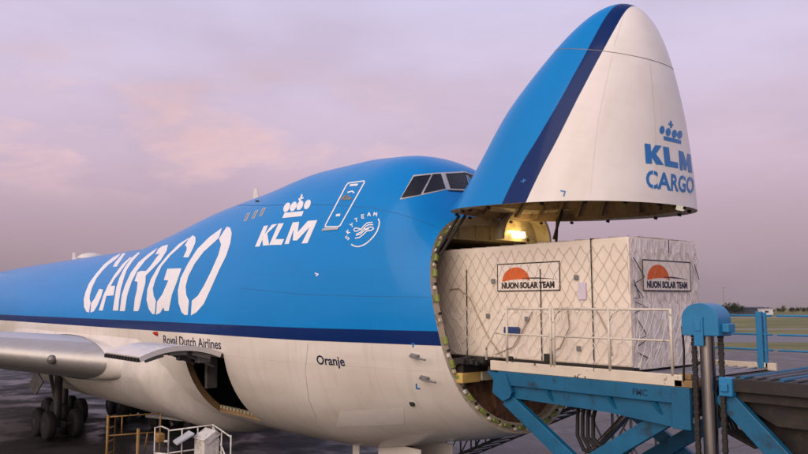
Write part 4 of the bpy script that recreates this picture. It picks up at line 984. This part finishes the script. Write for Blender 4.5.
sheet('apron', -300, 91, -700, 700, .012, M['apron'])
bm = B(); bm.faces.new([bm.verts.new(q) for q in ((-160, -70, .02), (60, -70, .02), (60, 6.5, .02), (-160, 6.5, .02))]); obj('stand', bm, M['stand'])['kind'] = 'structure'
sheet('taxiway', 108, 133, -900, 900, .012, M['taxi'])
sheet('service_road', 155, 160, -900, 900, .012, M['road'])
sheet('perimeter_road', 262, 278, -900, 900, .012, M['road'])
# trees and sheds along the horizon
def make_tree(name, h, w, seed):
    rr = random.Random(seed); t = empty(name)
    bm = B(); tube(bm, [(0, 0, 0), (.1, 0, h*.3), (0, .05, h*.75)], .1, 6, radii=[h*.03, h*.022, h*.008])
    for k in range(5):
        a = k*1.3; tube(bm, [(0, 0, h*(.3+.08*k)), (math.cos(a)*w*.3, math.sin(a)*w*.3, h*(.5+.08*k))], .05, 5)
    obj('trunk', bm, M['bark'], t)
    bm = B(); cl = [(rr.uniform(-.35, .35)*w, rr.uniform(-.35, .35)*w, h*rr.uniform(.3, .88), w*rr.uniform(.16, .3)) for _ in range(11)]
    for _ in range(700):
        cx, cy, cz, cr_ = rr.choice(cl); v = Vector((rr.gauss(0, 1), rr.gauss(0, 1), rr.gauss(0, 1))).normalized()*cr_*rr.uniform(.4, 1.05)
        p = Vector((cx, cy, cz))+v; a = Vector((rr.gauss(0, 1), rr.gauss(0, 1), rr.gauss(0, 1))).normalized(); b = a.orthogonal().normalized(); s = h*rr.uniform(.02, .045)
        bm.faces.new([bm.verts.new(q) for q in (p+a*s, p+b*s, p-a*s, p-b*s)])
    obj('crown', bm, M['leaf'], t); return t
def place(root, loc, rz, s):
    root.location = loc; root.rotation_euler = (0, 0, rz); root.scale = (s, s, s)
def copy_tree(o, parent=None):
    c = o.copy(); COL.objects.link(c); c.parent = parent
    for chd in o.children: copy_tree(chd, c)
    return c
def at(depth, u):
    lat = (u-404)/FPX*depth; p = Vector((CAM.x, CAM.y, 0))+d0*depth+r0*lat; return p
protos = [make_tree('tree', 5, 4.5, 11), make_tree('tree', 4.2, 5.5, 12), make_tree('tree', 4.6, 4.0, 13)]
rr = random.Random(21); spots = []
for u in (725, 729, 733, 736, 740): spots.append((u, 330+rr.uniform(-8, 8), 1.0+rr.uniform(-.1, .1)))
for i in range(30): spots.append((690+i*4.4+rr.uniform(-2, 2), 360+rr.uniform(-15, 20), rr.choice((.42, .5, .6, .72))+rr.uniform(-.05, .08)))
used = set()
for i, (u, dp, s) in enumerate(spots):
    k = i % 3; t = protos[k] if k not in used else copy_tree(protos[k]); used.add(k)
    place(t, at(dp, u), rr.uniform(0, 6), s)
    tag(t, 'taller dark tree in the clump just right of the blue lift column' if i < 5 else 'low dark tree in the far line along the airfield edge', 'tree', 'taller trees of the far clump' if i < 5 else 'low trees along the airfield edge')
sh = empty('white_shed', at(318, 763), YAW); tag(sh, 'small white flat roofed shed at the airfield edge', 'shed')
bm = B(); box(bm, (-2.3, -1.8, 0), (2.3, 1.8, 2.3)); obj('wall', bm, M['shed_white'], sh)
bm = B(); box(bm, (-2.5, -2.0, 2.3), (2.5, 2.0, 2.55)); obj('roof', bm, M['shed_white'], sh)
bm = B(); box(bm, (-1.2, -1.83, .9), (.4, -1.81, 1.7)); obj('window', bm, M['shed_dark'], sh)
dk = empty('dark_warehouse', at(345, 738), YAW); tag(dk, 'long low dark blue building in front of the horizon trees', 'building')
dk.rotation_euler = (0, 0, PI/2-YAW)
bm = B(); box(bm, (-14, -4, 0), (10, 4, 2.6)); obj('wall', bm, M['shed_dark'], dk)
bm = B(); prism(bm, [(-14.3, -4.4, 2.6), (-14.3, 4.4, 2.6), (-14.3, 0, 3.1)], (24.6, 0, 0)); obj('roof', bm, M['shed_dark'], dk)
sh.rotation_euler = (0, 0, PI/2-YAW)
bm = B(); mp_ = at(240, 722); tube(bm, [mp_, mp_+Vector((0, 0, 10))], .1, 6, radii=[.12, .05]); beam(bm, mp_+Vector((-.8, 0, 10)), mp_+Vector((.8, 0, 10)), .12, .12); x = obj('light_mast', bm, M['grey']); tag(x, 'thin grey floodlight mast far out on the airfield', 'light mast')

# ================================================================== LIGHT, SKY, CAMERA
SUN_TO = Vector((.14, -.9, .54)).normalized(); SE = math.asin(SUN_TO.z); SR = math.atan2(SUN_TO.x, SUN_TO.y)
w = bpy.data.worlds.new('World'); sc.world = w; w.use_nodes = True
N = w.node_tree.nodes; L = w.node_tree.links; N.clear()
out = N.new('ShaderNodeOutputWorld'); bg = N.new('ShaderNodeBackground'); bg.inputs['Strength'].default_value = .1; L.new(bg.outputs[0], out.inputs[0])
sky = N.new('ShaderNodeTexSky'); sky.sky_type = 'NISHITA'; sky.sun_disc = False; sky.sun_elevation = SE; sky.sun_rotation = SR; sky.air_density = 1.2; sky.dust_density = 2.5
tc = N.new('ShaderNodeTexCoord'); sx = N.new('ShaderNodeSeparateXYZ'); L.new(tc.outputs['Generated'], sx.inputs[0])
def K(c): return tuple(((x/255+.055)/1.055)**2.4 if x > 10 else x/255/12.92 for x in c)+(1,)
ramp = N.new('ShaderNodeValToRGB'); e = ramp.color_ramp.elements
stops = ((-.02, (140, 128, 132)), (.02, (148, 130, 138)), (.09, (178, 153, 166)), (.18, (204, 180, 199)), (.30, (213, 198, 223)), (.45, (207, 203, 234)), (1.0, (125, 128, 170)))
mr = N.new('ShaderNodeMapRange'); mr.inputs[1].default_value = -.05; mr.inputs[2].default_value = 1.0; L.new(sx.outputs[2], mr.inputs[0]); L.new(mr.outputs[0], ramp.inputs[0])
for i, (z, c) in enumerate(stops):
    pos = (z+.05)/1.05
    q = e[0] if i == 0 else (e[len(e)-1] if i == len(stops)-1 else e.new(pos)); q.position = pos; q.color = K(c)
# lit cloud patches in a band low over the horizon
mp = N.new('ShaderNodeMapping'); mp.inputs['Scale'].default_value = (3.0, 3.0, 9.0); L.new(tc.outputs['Generated'], mp.inputs[0])
nz = N.new('ShaderNodeTexNoise'); nz.inputs['Scale'].default_value = 2.2; nz.inputs['Detail'].default_value = 9; nz.inputs['Roughness'].default_value = .55; nz.inputs['Distortion'].default_value = .35; L.new(mp.outputs[0], nz.inputs['Vector'])
c1 = N.new('ShaderNodeMapRange'); c1.inputs[1].default_value = .47; c1.inputs[2].default_value = .68; L.new(nz.outputs[0], c1.inputs[0])
bA = N.new('ShaderNodeMapRange'); bA.interpolation_type = 'SMOOTHSTEP'; bA.inputs[1].default_value = .10; bA.inputs[2].default_value = .19; L.new(sx.outputs[2], bA.inputs[0])
bB = N.new('ShaderNodeMapRange'); bB.interpolation_type = 'SMOOTHSTEP'; bB.inputs[1].default_value = .33; bB.inputs[2].default_value = .22; L.new(sx.outputs[2], bB.inputs[0])
def mul(a, b):
    m_ = N.new('ShaderNodeMath'); m_.operation = 'MULTIPLY'; L.new(a, m_.inputs[0]); 
    if isinstance(b, float): m_.inputs[1].default_value = b
    else: L.new(b, m_.inputs[1])
    return m_.outputs[0]
dt = N.new('ShaderNodeVectorMath'); dt.operation = 'DOT_PRODUCT'; L.new(tc.outputs['Generated'], dt.inputs[0]); dt.inputs[1].default_value = tuple(-r0)
az = N.new('ShaderNodeMapRange'); az.interpolation_type = 'SMOOTHSTEP'; az.inputs[1].default_value = -.15; az.inputs[2].default_value = .2; az.inputs[3].default_value = .15; L.new(dt.outputs['Value'], az.inputs[0])
cm = mul(mul(c1.outputs[0], mul(mul(bA.outputs[0], bB.outputs[0]), az.outputs[0])), 1.0)
mA = N.new('ShaderNodeMix'); mA.data_type = 'RGBA'; L.new(cm, mA.inputs['Factor']); L.new(ramp.outputs[0], mA.inputs['A']); mA.inputs['B'].default_value = K((238, 200, 200))
# soft grey-violet cloud body everywhere low
n2 = N.new('ShaderNodeTexNoise'); n2.inputs['Scale'].default_value = 1.1; n2.inputs['Detail'].default_value = 7; L.new(mp.outputs[0], n2.inputs['Vector'])
c2 = N.new('ShaderNodeMapRange'); c2.inputs[1].default_value = .42; c2.inputs[2].default_value = .68; L.new(n2.outputs[0], c2.inputs[0])
b3 = N.new('ShaderNodeMapRange'); b3.interpolation_type = 'SMOOTHSTEP'; b3.inputs[1].default_value = .62; b3.inputs[2].default_value = .2; L.new(sx.outputs[2], b3.inputs[0])
mB = N.new('ShaderNodeMix'); mB.data_type = 'RGBA'; L.new(mul(mul(c2.outputs[0], b3.outputs[0]), .45), mB.inputs['Factor']); L.new(mA.outputs['Result'], mB.inputs['A']); mB.inputs['B'].default_value = K((176, 154, 172))
# warm western sky glow, unseen, added behind the camera to light the scene
gd = N.new('ShaderNodeVectorMath'); gd.operation = 'DOT_PRODUCT'; L.new(tc.outputs['Generated'], gd.inputs[0]); gd.inputs[1].default_value = tuple(Vector((.22, -.93, .30)).normalized())
gm = N.new('ShaderNodeMath'); gm.operation = 'MAXIMUM'; L.new(gd.outputs['Value'], gm.inputs[0]); gm.inputs[1].default_value = 0.0
gp = N.new('ShaderNodeMath'); gp.operation = 'POWER'; L.new(gm.outputs[0], gp.inputs[0]); gp.inputs[1].default_value = 3.0
gs = N.new('ShaderNodeVectorMath'); gs.operation = 'SCALE'; gs.inputs[0].default_value = (1.32, 1.0, .72); L.new(gp.outputs[0], gs.inputs['Scale'])
ga = N.new('ShaderNodeVectorMath'); ga.operation = 'ADD'; L.new(mB.outputs['Result'], ga.inputs[0]); L.new(gs.outputs[0], ga.inputs[1])
vm = N.new('ShaderNodeVectorMath'); vm.operation = 'SCALE'; vm.inputs['Scale'].default_value = 10.9; L.new(ga.outputs[0], vm.inputs[0])
ms = N.new('ShaderNodeMix'); ms.data_type = 'RGBA'; ms.inputs['Factor'].default_value = .93; L.new(sky.outputs[0], ms.inputs['A']); L.new(vm.outputs[0], ms.inputs['B'])
L.new(ms.outputs['Result'], bg.inputs['Color'])
sl_ = bpy.data.lights.new('sun', 'SUN'); sl_.energy = 1.25; sl_.angle = math.radians(64); sl_.color = (1.0, .85, .70)
so = bpy.data.objects.new('sun', sl_); COL.objects.link(so); so.rotation_euler = (-SUN_TO).to_track_quat('-Z', 'Y').to_euler()
pl = bpy.data.lights.new('bay_lamp_light', 'POINT'); pl.energy = 8; pl.color = (1.0, .68, .25); pl.shadow_soft_size = .08
po = bpy.data.objects.new('bay_lamp_light', pl); COL.objects.link(po); po.location = (-4.72, .95, 7.56); po.parent = aircraft
cam = bpy.data.cameras.new('camera'); cam.sensor_width = 36; cam.lens = 36*FPX/808; cam.clip_end = 9000; cam.clip_start = .05
co = bpy.data.objects.new('camera', cam); COL.objects.link(co)
co.matrix_world = Matrix(((R2.x, UP2.x, -FW.x, CAM.x), (R2.y, UP2.y, -FW.y, CAM.y), (R2.z, UP2.z, -FW.z, CAM.z), (0, 0, 0, 1)))
sc.camera = co
sc.view_settings.view_transform = 'Standard'; sc.view_settings.look = 'None'; sc.view_settings.exposure = 0; sc.view_settings.gamma = 1; sc.view_settings.use_curve_mapping = False
sc.render.engine = 'CYCLES'; sc.cycles.use_denoising = True
